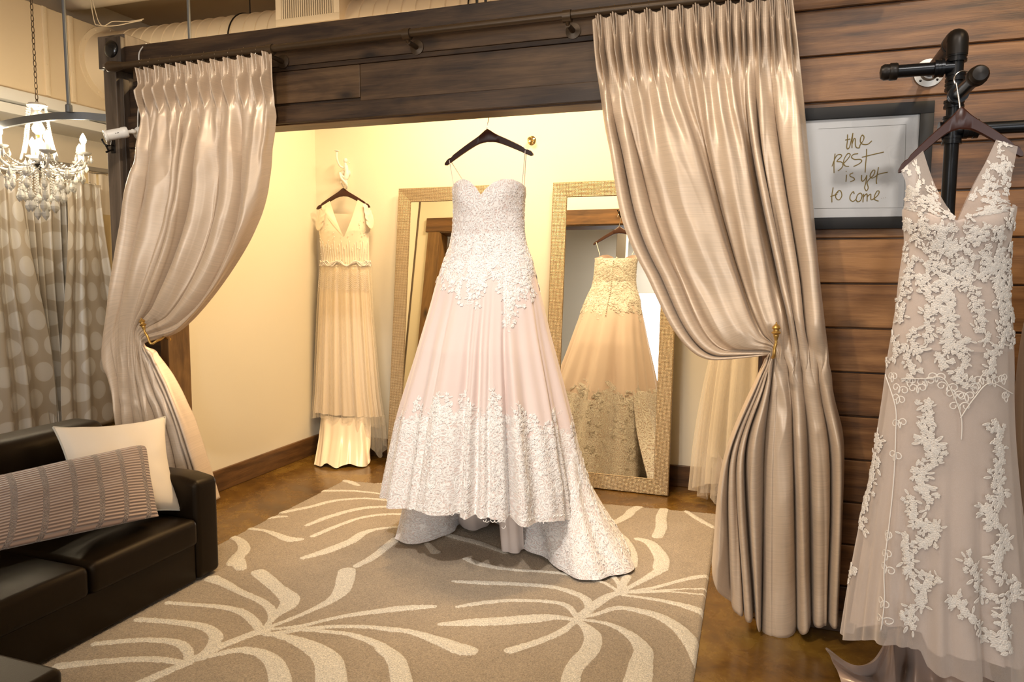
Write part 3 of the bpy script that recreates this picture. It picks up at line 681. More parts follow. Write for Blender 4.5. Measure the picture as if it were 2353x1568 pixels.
rz = np.interp(Z, [.3, .9, 1.4, 1.65], [.52, .40, .26, .20]); uv = np.stack([(T+math.pi/2)*rz, Z], -1)
fade = np.maximum(.55+(zu_(T)-.05-Z)*2.4, .42+(Z-zl_(T)-.03)*3.0); fade = np.clip(fade, 0, 1.0)*np.where(Z > 1.72, .72, 1)
b = B(); b.grid(P, uv, True); b.attr['fade'] = fade; b.build('lace_overlay', 'lace_net', root, True, None)
items = []
hemline = lambda x: np.interp(x, [900, 930, 936, 1055, 1060, 1100, 1108, 1165, 1250, 1338], [1135, 1150, 1170, 1182, 1172, 1168, 1200, 1200, 1190, 1182])
for x in np.arange(905, 1340, 15):
    y0 = np.interp(x, [p[0] for p in yu], [p[1] for p in yu]); y = y0
    while y < hemline(x)-4:
        px, py = x+rng.normal()*4, y+rng.normal()*3; th, z = sd.at(np.clip(px, 903, 1338), py)
        dens = (y-y0)/140
        items.append((th, z, spray(rng, rng.uniform(.62, .95)*(1 if dens < .6 else .7), math.pi/2+rng.normal()*.8 if dens < .3 else None))); y += rng.uniform(13, 19)
for x in np.arange(1008, 1236, 14):
    y0 = 545; y1 = np.interp(x, [p[0] for p in yl], [p[1] for p in yl]); y = y0
    while y < y1:
        px = x+rng.normal()*4
        if 1010+(650-y)*.30-25 < px < 1232: 
            th, z = sd.at(px, y+rng.normal()*3); items.append((th, z, spray(rng, rng.uniform(.6, .9), -math.pi/2+rng.normal()*.7)))
        y += rng.uniform(13, 19)
for x in np.arange(1046, 1206, 17):
    y = 425
    while y < 545:
        th, z = sd.at(x+rng.normal()*4, y)
        if z < ztop(th)-.015: items.append((th, z, spray(rng, rng.uniform(.45, .62))))
        y += rng.uniform(15, 22)
for k in range(400):
    th = rng.uniform(.1, math.pi-.1); z = rng.uniform(hemz(th)+.01, .72) if k < 170 else rng.uniform(1.40, ztop(th)-.02); items.append((th, z, spray(rng, rng.uniform(.7, 1.0))))
b = B(); lace(b, sd, items)
for x, y in ((925,1082),(992,1104),(1046,1116),(1072,1105),(1152,1128),(1203,1118),(1283,1118)):
    th, z = sd.at(x, y)
    for q in (1, .78): cord(b, sd, th, z, [(math.cos(k)*.021*q, math.sin(k)*.040*q) for k in np.linspace(0, 6.29, 22)], .0017)
for xx in np.arange(908, 1334, 9):                   # scalloped edge cord
    th, z = sd.at(xx, hemline(xx)-2); cord(b, sd, th, z+.004, [(math.cos(k)*.011, -math.sin(k)*.009) for k in np.linspace(0, math.pi, 8)], .0016)
b.build('lace_applique', 'lace', root, True, None)
b = B()
for z in np.arange(1.36, ztop(math.pi/2)-.01, .018): b.ball(sd(np.array(math.pi/2), np.array(z), np.array(.006)), .0055, 2)
b.build('button_row', 'satin_white', root)
# satin inner skirts and the train spread on the rug
def sheet(pairs, NU=160, NV=50, amp=.012, nf=9, curl=.0, seed=0, RUG=.03):
    rg = np.random.default_rng(seed); rowsP = []
    for (tx, ty, tY, bx, by, bz) in pairs:
        a = PY(tx, ty, tY); e = PZ(bx, by, bz); d = e-a
        mid = a+d*.5; mid[:2] += d[:2]*-.14; rowsP.append(cr([a, mid, e], NV))
    A = np.array(rowsP); P = cr(A.reshape(len(pairs), -1), NU).reshape(NU, NV, 3)
    U, V = np.meshgrid(np.linspace(0, 1, NU), np.linspace(0, 1, NV), indexing='ij')
    g = np.gradient(P, axis=0); nrm = np.stack([-g[..., 1], g[..., 0], 0*g[..., 0]], -1); nrm /= np.linalg.norm(nrm, axis=2)[..., None]+1e-6
    f = amp*(np.sin(2*np.pi*nf*U+rg.uniform(0, 6))+.5*np.sin(2*np.pi*nf*1.7*U+1))*np.clip(V*1.6, 0, 1)
    P += nrm*f[..., None]; P[..., 2] = np.maximum(P[..., 2], RUG+.002)
    return P, np.stack([U*1.6, V*.5], -1)
tr = [(932,1090,3.72,905,1241,.032),(940,1125,3.55,958,1250,.032),(985,1130,3.48,1022,1232,.032),(1030,1130,3.52,1056,1206,.035),(1085,1120,3.66,1100,1192,.035),(1140,1120,3.72,1160,1215,.035),(1190,1120,3.66,1205,1262,.033),(1240,1120,3.56,1262,1288,.032),(1285,1110,3.48,1318,1329,.032),(1310,1060,3.48,1368,1332,.032),(1322,1010,3.54,1420,1322,.032),(1318,985,3.62,1456,1304,.032),(1300,960,3.75,1438,1250,.032),(1280,950,3.85,1390,1200,.032)]
P, uv = sheet(tr, 240, 70, .008, 8, seed=2)
b = B(); b.grid(P, uv); b.build('train', 'tulle_blush', root, True, None)
b = B(); gN = np.cross(np.gradient(P, axis=0), np.gradient(P, axis=1)); gN /= np.linalg.norm(gN, axis=2)[..., None]+1e-9
sgn = np.sign((gN*(CAM-P)).sum(2))[..., None]; PT = P+gN*sgn*.0025; PB = P-gN*sgn*.0025
b.grid(PT, uv); b.grid(PB, uv); b.attr['fade'] = np.full((2,)+P.shape[:2], 1.0); b.build('train_lace', 'lace_net', root, True, None)
class GridSurf:
    def __init__(s, P, N): s.P = P; s.N = N
    def scale(s, th, z): return 1.0
    def __call__(s, th, z, off):
        n, m_ = s.P.shape[:2]; i = np.clip(th/1.6*(n-1), 0, n-1.001); j = np.clip((1-z/.5)*(m_-1), 0, m_-1.001); a = i.astype(int); c = j.astype(int); fi = (i-a)[:, None]; fj = (j-c)[:, None]
        g = lambda Q: Q[a, c]*(1-fi)*(1-fj)+Q[a+1, c]*fi*(1-fj)+Q[a, c+1]*(1-fi)*fj+Q[a+1, c+1]*fi*fj
        return g(s.P)+g(s.N)*off[:, None]
gs = GridSurf(P, gN*sgn); its = [(rng.uniform(0.02, 1.55), rng.uniform(.01, .42), spray(rng, rng.uniform(.6, .85))) for k in range(210)]
b = B(); lace(b, gs, its, .003); b.build('train_applique', 'lace', root, True, None)
for pts, sd_ in (([(1144,1150,3.50,1152,1266,.034),(1160,1150,3.45,1166,1270,.034),(1180,1150,3.45,1188,1272,.034),(1200,1150,3.52,1204,1262,.034)], 1), ([(1050,1140,3.58,1052,1205,.04),(1075,1150,3.56,1085,1220,.04),(1100,1150,3.56,1112,1212,.05),(1135,1150,3.6,1130,1200,.06)], 2), ([(1200,1150,3.6,1205,1250,.04),(1230,1160,3.62,1225,1240,.04),(1275,1160,3.66,1250,1235,.05)], 3)):
    Pp, uv = sheet(pts, 60, 40, .004, 2, seed=sd_); b = B(); b.grid(Pp, uv); b.build('petticoat', 'satin_white', root, True, None)
for (hx, hy), (bx, by) in (((1034,372),(1044,424)),((1208,350),(1203,428))):
    th, z = sd.at(bx, by); e = sd(np.array(th), np.array(ztop(th)-.004), np.array(.002)); h_ = PY(hx, hy, 3.5)
    pf = strap_path(h_+[0, -.008, .006], e); pb = strap_path(h_+[0, .008, .006], e+[.03*(1 if hx < 1100 else -1), .12, -.01])
    b = B(); b.tube(pf[::-1]+[h_+[0, 0, .009]]+pb, .0022, 6); b.build('strap', 'satin_white', root)
hz = PY(1120, 300, 3.5)
hanger('clothes_hanger', 'dark wooden hanger carrying the blush ball gown under the header', [(1023, 378), (1120, 312), (1225, 355)], 3.5, .014, hookpath(hz[0]-.002, 3.5, hz[2]-.01, 2.318, .020), 'wooden dress hangers')
# double coat hook on the back of the header
def coat_hook(name, label, x, y, z, dirn, prong=.09, m='iron', group='coat hooks'):
    r = thing(name, label, 'coat hook', (x, y, z), group)
    b = B(); b.box((x-.016, min(y, y+.006*dirn), z-.035), (x+.016, max(y, y+.006*dirn), z+.045), .003); b.build('back_plate', m, r)
    b = B(); d = dirn
    b.tube(cr([(x, y+.004*d, z-.015), (x, y+.05*d, z-.035), (x, y+prong*d, z-.028), (x, y+(prong+.012)*d, z-.004)], 16), .005, 8); b.ball((x, y+(prong+.012)*d, z), .008, 2); b.build('prong', m, r)
    for s_ in (-1, 1):
        b = B(); b.tube(cr([(x, y+.004*d, z+.01), (x+.02*s_, y+.03*d, z+.004), (x+.035*s_, y+.04*d, z+.03)], 12), .0045, 8); b.ball((x+.036*s_, y+.04*d, z+.034), .007, 2); b.build('prong', m, r)
coat_hook('coat_hook', 'dark double coat hook on the back of the header holding the ball gown hanger', hz[0], YP1+.022, 2.334, 1, .105)
c = PY(257, 338, YP0-.03); coat_hook('coat_hook', 'small dark coat hook on the end post under the security camera', c[0]+.012, YP0-.03, c[2], -1, .035)

# ------------------------------------------------------------------ right dress (nude tulle, ivory lace)
rng = np.random.default_rng(5); CYR = 2.55
rows = [(330,2070,2342),(430,2082,2330),(480,2076,2332),(520,2079,2325),(560,2080,2318),(600,2074,2316),(640,2068,2316),(700,2062,2320),(760,2053,2324),(840,2040,2326),(920,2030,2326),(1000,2018,2330),(1080,2006,2337),(1160,1994,2342),(1240,1982,2347),(1330,1970,2353),(1420,1958,2362),(1500,1948,2374),(1600,1935,2390)]
dep = [(1.9,.06,.02),(1.75,.085,.05),(1.65,.11,.07),(1.5,.09,.08),(1.2,.12,.11),(.9,.14,.13),(.5,.20,.14),(0,.28,.15)]
sr = Surf(rows, CYR, dep)
gr = [(sr.at(x, 1250)[0], wd, g) for x, wd, g in ((2005,.06,.5),(2075,.05,.6),(2100,.03,.35),(2185,.07,1.0),(2255,.05,.7))]
def fold_r(th, z):
    A = .040*smooth01((1.05-z)/.95); tm = np.mod(th+math.pi, 2*math.pi)-math.pi
    f = A*(.25*np.sin(11*th+.5)+.2*np.sin(19*th+1.3+z*1.5))
    for a, wd, g in gr: f = f-A*g*np.exp(-((tm-a)/wd)**2)
    return f+np.exp(-((z-1.63)/.05)**2)*.014*(np.exp(-((tm+2.1)/.35)**2)+np.exp(-((tm+1.02)/.35)**2))
sr.fold = fold_r
root = thing('wedding_dress', 'fitted nude tulle gown with ivory floral lace hanging on the black pipe rack', 'dress', (.5, CYR, 0))
ZV = PY(2200, 506, CYR-.1)[2]
zs_ = [sr.at(x, y) for x, y in ((2078,478),(2120,486),(2160,496),(2200,507),(2240,495),(2290,488),(2326,482))]
zs_ = np.array(sorted(zs_))
def zt_r(a):
    a = (a+math.pi) % (2*math.pi)-math.pi
    return float(np.interp(a, zs_[:, 0], zs_[:, 1])) if zs_[0, 0] < a < zs_[-1, 0] else float(zs_[0, 1]-.05*max(0, math.sin(a)))
ZH = .62*1.0; zhip = PY(2200, 800, CYR)[2]
P, uv, T, Z = surf_grid(sr, -math.pi, math.pi, 180, zt_r, lambda a: zhip, 90, 0, True)
b = B(); b.grid(P, uv, True); b.build('bodice', 'tulle_nude', root, True, None)
hb = np.array(sorted(sr.at(x, y) for x, y in ((1953,1466),(1985,1472),(2020,1470),(2050,1478),(2085,1484),(2112,1492),(2128,1530),(2150,1546),(2200,1552),(2250,1562),(2300,1572),(2350,1580))))
def zb_r(a):
    a = (a+math.pi) % (2*math.pi)-math.pi
    if hb[0, 0] < a < hb[-1, 0]: return float(np.interp(a, hb[:, 0], hb[:, 1]))
    q = ((a if a >= hb[-1, 0] else a+2*math.pi)-hb[-1, 0])/(hb[0, 0]+2*math.pi-hb[-1, 0]); return float(hb[-1, 1]*(1-q)+hb[0, 1]*q-.03*math.sin(math.pi*q))
P, uv, T, Z = surf_grid(sr, -math.pi, math.pi, 260, lambda a: zhip+.005, lambda a: zb_r(a)+.045, 130, -.012, True)
b = B(); b.grid(P, uv, True); b.build('skirt', 'tulle_nude', root, True, None)
def fold_r2(th, z): return fold_r(th, z)+.012*smooth01((.95-z)/.5)*(1+np.sin(8*th+1))
P, uv, T, Z = surf_grid(sr, -math.pi, math.pi, 260, lambda a: zhip, zb_r, 120, .004, True)
Pn = P.copy(); sr.fold = fold_r2; P, uv, T, Z = surf_grid(sr, -math.pi, math.pi, 260, lambda a: zt_r(a)-.004, zb_r, 170, .0035, True); b = B(); b.grid(P, uv, True); b.build('overskirt', 'sheer_nude', root, True, None)
# shoulder pieces: front panels up to the hanger and narrow backs
def shoulder(pin, pout, name):
    n = 30; a = cr(pin, n); c = cr(pout, n); G = np.zeros((18, n, 3)); TZ = np.zeros((18, n, 2))
    for j in range(n):
        for i in range(18):
            q = a[j]+(c[j]-a[j])*i/17; th, z = sr.at(*q); TZ[i, j] = th, z
            p = sr(np.array(th), np.array(z), np.array(.0)); k = smooth01(1-j/14); p = p*(1-k)+PY(q[0], q[1], CYR-.035*(1-k*.7))*k; G[i, j] = p
    b = B(); b.grid(G, np.stack(np.meshgrid(np.linspace(0, .1, 18), np.linspace(0, .3, n), indexing='ij'), -1)); b.build(name, 'sheer_nude', root, True, None)
    Gb = G.copy(); Gb[..., 1] = CYR+.03+(CYR+.03-G[..., 1])*.3; Gb[:, 0] = G[:, 0]; Gb = Gb[4:12] if name == 'shoulder_panel' else Gb
    b = B(); b.grid(Gb, None); b.build('back_panel', 'sheer_nude', root, True, None)
    return TZ, G
TL, GL = shoulder([(2121,346),(2146,420),(2172,468),(2199,506)], [(2070,392),(2081,430),(2077,456),(2078,482)], 'shoulder_panel')
TR, GR = shoulder([(2289,321),(2266,370),(2235,432),(2201,506)], [(2339,337),(2326,400),(2317,455),(2328,486)], 'shoulder_panel')
b = B()
class GS2:
    def __init__(s, G): s.G = G; s.N = np.cross(np.gradient(G, axis=0), np.gradient(G, axis=1)); s.N /= np.linalg.norm(s.N, axis=2)[..., None]+1e-9; s.N *= np.sign((s.N*(CAM-G)).sum(2))[..., None]; s.w = np.linalg.norm(G[-1, 15]-G[0, 15]); s.h = np.linalg.norm(G[9, -1]-G[9, 0])
    def scale(s, th, z): return s.w
    def __call__(s, th, z, off):
        n, m_ = s.G.shape[:2]; i = np.clip(th*(n-1), 0, n-1.001); j = np.clip((1-z/s.h)*(m_-1), 0, m_-1.001); a = i.astype(int); c = j.astype(int); fi = (i-a)[:, None]; fj = (j-c)[:, None]
        g = lambda Q: Q[a, c]*(1-fi)*(1-fj)+Q[a+1, c]*fi*(1-fj)+Q[a, c+1]*(1-fi)*fj+Q[a+1, c+1]*fi*fj
        return g(s.G)+g(s.N)*off[:, None]
for G in (GL, GR):
    g2 = GS2(G); its = []
    for k in range(34):
        q = rng.uniform(0, 1)**.7; its.append((rng.uniform(.25 if q < .4 else .08, .95), g2.h*(1-q*.98), spray(rng, rng.uniform(.5, .72))))
    lace(b, g2, its, .001)
items = []
def fill(x0, x1, y0, y1, n, s0, s1, keep=None):
    for k in range(n):
        x, y = rng.uniform(x0, x1), rng.uniform(y0, y1)
        if keep is None or keep(x, y): th, z = sr.at(x, y); items.append((th, z, spray(rng, rng.uniform(s0, s1))))
def column(pts, step=13, s=.9, jit=5):
    p = cr(pts, 200); L = np.concatenate([[0], np.cumsum(np.linalg.norm(np.diff(p, axis=0), axis=1))])
    for d in np.arange(0, L[-1], step):
        x = np.interp(d, L, p[:, 0])+rng.normal()*jit; y = np.interp(d, L, p[:, 1]); th, z = sr.at(x, y); items.append((th, z, spray(rng, s*rng.uniform(.8, 1.2))))
fill(2080, 2325, 492, 620, 96, .5, .78)
fill(2070, 2318, 615, 645, 26, .5, .75)
for p in ([(2083,640),(2078,690),(2072,745)],[(2130,640),(2140,690),(2135,740),(2130,790)],[(2165,640),(2175,700),(2170,760),(2178,810)],[(2185,640),(2180,700),(2190,760),(2185,800)],[(2230,640),(2242,690),(2250,740),(2262,790)],[(2285,600),(2290,660),(2296,720),(2303,800)],[(2310,640),(2316,720),(2318,800)],
          [(2105,760),(2095,800),(2092,840),(2085,870)],[(2205,770),(2212,820),(2202,860),(2215,890)],[(2278,800),(2275,840),(2264,860)],[(2060,780),(2050,830)],[(2155,815),(2160,840)]): column(p, 12, .72, 6)
for p in ([(2138,925),(2132,965),(2125,1000),(2140,1040)],[(2135,1000),(2148,1050),(2128,1075),(2105,1085),(2118,1110),(2140,1150)],[(2095,1145),(2105,1190),(2128,1215),(2150,1205),(2150,1230),(2115,1250)],[(2085,1230),(2090,1280),(2098,1330)],[(2150,1330),(2120,1350),(2118,1385),(2098,1400),(2095,1440)],
          [(2285,970),(2292,1000),(2300,1040),(2290,1090),(2300,1130),(2280,1170)],[(2262,1165),(2290,1215),(2303,1240),(2285,1290),(2300,1330)],[(2225,1290),(2240,1330),(2265,1365),(2285,1370)],[(2190,1375),(2215,1400),(2240,1430),(2262,1470)],[(2325,1340),(2310,1380),(2290,1420),(2300,1450),(2310,1500)],
          [(2022,1000),(2012,1080),(2000,1150),(1990,1210)],[(1978,1300),(1972,1330)]): column(p, 11.5, .82, 4)
lace(b, sr, items, .0062, .0022)
for (x, y) in ((2052,880),(2066,905),(2090,890),(2110,905),(2130,890),(2152,880),(2175,900),(2192,920),(2205,945),(2222,925),(2240,905),(2258,885),(2285,890),(2305,885),(2310,925),(2062,930),(2045,1245),(2048,1290),(2046,1320),(2040,1400),(2044,1440),(2070,985),(2055,1060)):
    th, z = sr.at(x, y)
    for sg in (-1, 1): cord(b, sr, th, z, [(px_*sg, py_) for px_, py_ in scrollpts(0, 0, rng.uniform(.5, 1.4), .085, 1.25)], .0020)
for p in ([(2040,860),(2062,935),(2062,1000),(2058,1100),(2052,1200),(2046,1300),(2050,1380),(2044,1450)],[(2075,870),(2130,870),(2170,872),(2205,950),(2207,1010)],[(2205,960),(2235,915),(2270,880),(2320,905)]):
    q = cr(p, 60); TZ = [sr.at(*v) for v in q]; b.tube(sr(np.array([a for a, _ in TZ]), np.array([c for _, c in TZ]), np.full(60, .0085)), .0019, 6)
b.build('lace_applique', 'lace_ivory', root, True, None)
# satin train puddled at the lower left of the skirt
def loft(lines, NU=50, NV=60, um=1.0):
    A = np.array([cr(l, NV) for l in lines]); return cr(A.reshape(len(lines), -1), NU).reshape(NU, NV, 3)
Q = lambda x, y, z=.02: PZ(x, y, z)
def rumple(P, amp, n, seed):
    U, V = np.meshgrid(np.linspace(0, 1, P.shape[0]), np.linspace(0, 1, P.shape[1]), indexing='ij')
    P = P.copy(); P[..., 2] = np.maximum(P[..., 2]+amp*np.sin(2*np.pi*n*U+seed+1.5*V)*np.sin(np.pi*np.clip(V, 0, 1))**.5, .006); return P
P = loft([[PY(2046,1452,2.60), Q(2006,1520,.09), Q(1958,1531,.06), Q(1900,1489,.05)],
          [PY(2046,1453,2.58), Q(2009,1517,.14), Q(1960,1528,.115), Q(1897,1490,.085)],
          [PY(2047,1455,2.55), Q(2013,1523,.135), Q(1962,1534,.11), Q(1899,1496,.08)],
          [PY(2048,1458,2.53), Q(2014,1540,.05), Q(1966,1546,.045), Q(1906,1505,.03)],
          [PY(2050,1462,2.52), Q(2018,1552,.03), Q(1976,1556,.03), Q(1914,1524,.02)],
          [PY(2052,1470,2.50), Q(2030,1562,.05), Q(1990,1566,.05), Q(1925,1545,.03)],
          [Q(2060,1590,.012), Q(2040,1590,.012), Q(1985,1595,.012), Q(1935,1575,.012)]], 90, 70)
b = B(); b.grid(rumple(P, .006, 3, 1), None); b.build('satin_train', 'satin', root, True, None)
P = loft([[PY(2040,1450,2.50), Q(2032,1530,.06), Q(2022,1600,.012)],[PY(2058,1445,2.44), Q(2056,1525,.13), Q(2040,1610,.03)],[PY(2080,1445,2.48), Q(2082,1530,.07), Q(2072,1600,.012)],[PY(2102,1450,2.42), Q(2104,1535,.13), Q(2100,1620,.03)],[PY(2135,1455,2.46), Q(2138,1545,.07), Q(2150,1620,.012)],[PY(2170,1460,2.42), Q(2180,1545,.12), Q(2190,1620,.03)],[PY(2260,1460,2.44), Q(2280,1560,.09), Q(2300,1640,.012)]], 140, 50)
b = B(); b.grid(P, None); b.build('satin_train', 'satin', root, True, None)
hanger('clothes_hanger', 'glossy dark wooden hanger on the black pipe rack arm', [(2064, 394), (2207, 272), (2350, 356)], CYR+.0, .016, hookpath(PY(2207, 265, CYR)[0], CYR, PY(2207, 265, CYR)[2]-.012, 2.095, .022, -1), 'wooden dress hangers')

# ------------------------------------------------------------------ beaded dress on the back wall
rng = np.random.default_rng(21); CYB = 5.03
rows = [(440,748,836),(480,736,850),(520,733,852),(545,736,848),(600,740,848),(640,738,850),(700,735,853),(800,731,860),(900,727,868),(965,722,876),(1060,715,880)]
dep = [(2.1,.03,.02),(1.9,.06,.03),(1.8,.075,.04),(1.6,.06,.05),(1.3,.075,.05),(.5,.09,.06),(0,.10,.06)]
sb = Surf(rows, CYB, dep)
def fold_b(th, z):
    A = .010*smooth01((1.72-z)/.5)+.012*smooth01((1.2-z)/.9)
    return A*(.6*np.sin(17*th+.4)+.4*np.sin(29*th+z*2))
sb.fold = fold_b
root = thing('wedding_dress', 'cream beaded cap sleeve gown on the back wall in the left corner', 'dress', (-3.13, CYB, 0))
neck = np.array(sorted(sb.at(x, y) for x, y in ((738,480),(748,492),(765,520),(790,546),(815,520),(838,490),(848,482))))
def zt_b(a):
    a = (a+math.pi) % (2*math.pi)-math.pi
    return float(np.interp(a, neck[:, 0], neck[:, 1])) if neck[0, 0] < a < neck[-1, 0] else float(neck[0, 1]-.04*max(0, math.sin(a)))
zwb = PY(790, 612, CYB)[2]; zhb = PY(790, 962, CYB)[2]
P, uv, T, Z = surf_grid(sb, -math.pi, math.pi, 200, zt_b, lambda a: zwb, 50, 0, True); b = B(); b.grid(P, uv, True); b.build('bodice', 'tulle_ivory', root, True, None)
P, uv, T, Z = surf_grid(sb, -math.pi, math.pi, 240, lambda a: zwb, lambda a: zhb+.04, 90, -.006, True); b = B(); b.grid(P, uv, True); b.build('skirt', 'satin_cream', root, True, None)
P, uv, T, Z = surf_grid(sb, -math.pi, math.pi, 240, lambda a: zwb, lambda a: zhb+.012*math.sin(5*a)-.03*(math.cos(a) > .6), 90, .010, True); b = B(); b.grid(P, uv, True); b.build('overskirt', 'sheer_ivory', root, True, None)
# straps and sleeves
for sgn_, pin, pout, ph in ((1, (790,546), (742,488), (758,462)), (-1, (790,546), (846,488), (822,459))):
    a = [np.array(p, float) for p in (ph, ((pin[0]+ph[0])/2-2*sgn_, (pin[1]+ph[1])/2), pin)]; c = [np.array(p, float) for p in ((ph[0]-16*sgn_, ph[1]+10), ((pout[0]*.5+ph[0]*.5)-11*sgn_, (pout[1]+ph[1])/2), pout)]
    A_, C_ = cr(a, 16), cr(c, 16); G = np.zeros((10, 16, 3))
    for j in range(16):
        for i in range(10):
            q = A_[j]+(C_[j]-A_[j])*i/9; th, z = sb.at(*q); p = sb(np.array(th), np.array(z)); k = smooth01(1-j/11); G[i, j] = p*(1-k)+PY(q[0], q[1], CYB-.02)*k
    b = B(); b.grid(G); b.build('shoulder_strap', 'tulle_ivory', root, True, None)
def sleeve(o, dx):
    G = np.zeros((16, 14, 3))
    for i in range(16):
        for j in range(14):
            u = i/15; q = j/13; an = math.pi*(u)
            x = o[0]+dx*(2+17*q**.6)*math.sin(an*.5+.15)-dx*7*(1-u)*(1-q); y = o[1]+2+q*58*(.62+.38*math.sin(math.pi*(.2+.8*u)))+2*math.sin(q*22)
            G[i, j] = PY(x, y, CYB-.02-.05*math.cos(an)*(.5+.5*q)+.004*math.sin(q*26))
    b = B(); b.grid(G); b.build('cap_sleeve', 'tulle_ivory', root, True, None)
sleeve((744, 470), -1); sleeve((840, 466), 1)
b = B()
zb_ = PY(790, 606, CYB)[2]
for k in range(5):
    th = np.linspace(-math.pi, math.pi, 120); z = zb_+.022*np.sin(th*(6+k)+k*1.3)*(.6+.1*k); b.tube(sb(th, z, np.full(120, .008+.002*(k % 3))), .0045, 6)
b.build('waist_belt', 'lace_ivory', root, True, None)
b = B()
for k in range(150):
    th = rng.uniform(-2.9, -.25); z = rng.uniform(zwb-.16, zt_b(th)-.01); p = sb(np.array(th), np.array(z), np.array(.006)); b.ball(p, rng.uniform(.0022, .0042), 1)
b.build('bead_pattern', 'bead', root, True, None)
b = B()
for row_ in range(9):
    for k in range(9):
        t0 = -2.9+k*.3; zz = zwb-.02-row_*.016-.02*abs(math.sin(k*1.7)); th = np.linspace(t0, t0+.3, 9); z = zz-.022*np.sin(np.linspace(0, math.pi, 9)); b.tube(sb(th, z, np.full(9, .009)), .0016, 4)
for k in range(26):
    th = -2.85+k*.105; z = np.linspace(zwb+.01, zwb+.17+.03*math.sin(k*2.1), 10); b.tube(sb(np.full(10, th), z, np.full(10, .004)), .0022, 4)
b.build('bead_swags', 'lace_ivory', root, True, None)
pr = [(738,955,CYB,722,1068,.012),(746,955,CYB-.05,735,1072,.012),(765,958,CYB-.07,752,1066,.03),(785,960,CYB-.08,775,1076,.012),(805,960,CYB-.08,800,1066,.03),(822,960,CYB-.08,825,1073,.012),(840,958,CYB-.05,850,1066,.012),(852,950,CYB,848,1040,.10)]
P, uv = sheet(pr, 120, 40, .008, 5, seed=4, RUG=0.0); b = B(); b.grid(P, uv); b.build('satin_train', 'satin_cream', root, True, None)
P, uv, T, Z = surf_grid(sb, -1.35, .6, 60, lambda a: zhb+.05, lambda a: .08+.05*math.sin(6*a), 30, .016); b = B(); b.grid(P, uv); b.build('tulle_layer', 'sheer_ivory', root, True, None)
zt2 = PY(789, 436, CYB)[2]; xh2 = PY(789, 436, CYB)[0]
hanger('clothes_hanger', 'mahogany hanger holding the beaded gown under the white figure hook', [(728, 480), (789, 442), (850, 476)], CYB, .012, hookpath(xh2, CYB, zt2-.012, zt2+.075, .018, 1), 'wooden dress hangers')
# white ornamental figure hook
c = PY(795, 395, 5.06); r = thing('wall_hook', 'white ornate climbing figure wall hook above the beaded gown', 'wall hook', (c[0], 5.12, c[2]))
p3 = lambda x, y, Y=5.06: PY(x, y, Y)
b = B(); b.tube(cr([p3(793,374), p3(796,388), p3(797,402), p3(794,414), p3(797,424,5.07)], 20), [.010]*3+[.016]*5+[.019]*6+[.015]*3+[.010]*3, 12); b.ball(p3(794,369), .017, 2, (1, 1, 1.2)); b.ball(p3(802,374,5.07), .007, 1); b.lathe([(.03, 0), (.03, .012), (.015, .05), (.012, .07)], p3(797,398,5.13)+[0, .008, 0], (0, -1, 0)); b.build('body', 'white_plastic', r)
b = B(); b.tube(cr([p3(792,386), p3(783,383,5.05), p3(777,374,5.03), p3(774,362,5.02), p3(774,350,5.02)], 20), .0075, 10); b.lathe([(.004, 0), (.010, .006), (.018, .010), (.018, .014), (.006, .016)], p3(774,350,5.02), (0, 0, 1)); b.build('raised_arm', 'white_plastic', r)
b = B(); b.tube(cr([p3(795,412), p3(786,404,5.04), p3(781,398,5.02), p3(785,410,5.0), p3(794,420,4.995), p3(797,428,5.01)], 22), .009, 10); b.tube(cr([p3(797,424,5.05), p3(796,430,5.035), p3(796,433,5.02), p3(797,427,5.005)], 14), .007, 10); b.build('curled_tail', 'white_plastic', r)
b = B(); b.tube([p3(790,431,5.055), np.array([xh2, CYB-.03, zt2+.052]), np.array([xh2, CYB-.03, zt2+.06])], .005, 8); b.build('peg', 'white_plastic', r)
# brass rosettes
def rosette(loc, ax, label):
    r = thing('robe_hook', label, 'robe hook', loc); s_ = ax[1]
    b = B(); b.lathe([(.030, 0), (.032, .004), (.026, .010), (.014, .014), (.012, .028)], loc, ax, 28); b.build('rosette', 'brass', r)
    b = B(); b.lathe([(.012, .028), (.020, .034), (.021, .044), (.016, .050), (.009, .048), (.007, .042)], loc, ax, 24); b.build('knob', 'brass', r)
c = PY(1222, 323, FYB); rosette((c[0], FYB, c[2]), (0, -1, 0), 'polished brass knob on the cream back wall right of the ball gown hanger')
rosette((-1.33, YP1+.006, 2.46), (0, 1, 0), 'brass knob above the header seen in the leaning mirror')

# ------------------------------------------------------------------ tulle gown in the right corner
CYT = 4.80
rows = [(330,1690,1770),(420,1700,1790),(520,1706,1784),(600,1690,1800),(700,1668,1822),(760,1652,1840),(900,1626,1868),(1040,1607,1892),(1110,1600,1905),(1150,1596,1910)]
dep = [(2.3,.05,.04),(1.9,.08,.07),(1.6,.07,.07),(1.2,.14,.12),(.6,.2,.2),(0,.24,.24)]
st_ = Surf(rows, CYT, dep, lambda th, z: .028*smooth01((1.5-z)/1.2)*(np.sin(15*th)+.5*np.sin(27*th+1)))
root = thing('wedding_dress', 'sheer ivory tulle gown half hidden behind the right curtain in the fitting room', 'dress', (.2, CYT, 0))
zA, zB_, zC_ = PY(1745, 430, CYT)[2], PY(1745, 600, CYT)[2], PY(1650, 1040, CYT)[2]
P, uv, T, Z = surf_grid(st_, -math.pi, math.pi, 100, lambda a: zA+.03*abs(math.sin(a*1.0)), lambda a: zB_, 20, 0, True); b = B(); b.grid(P, uv, True); b.build('bodice', 'tulle_ivory', root, True, None)
P, uv, T, Z = surf_grid(st_, -math.pi, math.pi, 160, lambda a: zB_, lambda a: zC_, 40, -.02, True); b = B(); b.grid(P, uv, True); b.build('skirt', 'sheer_ivory', root, True, None)
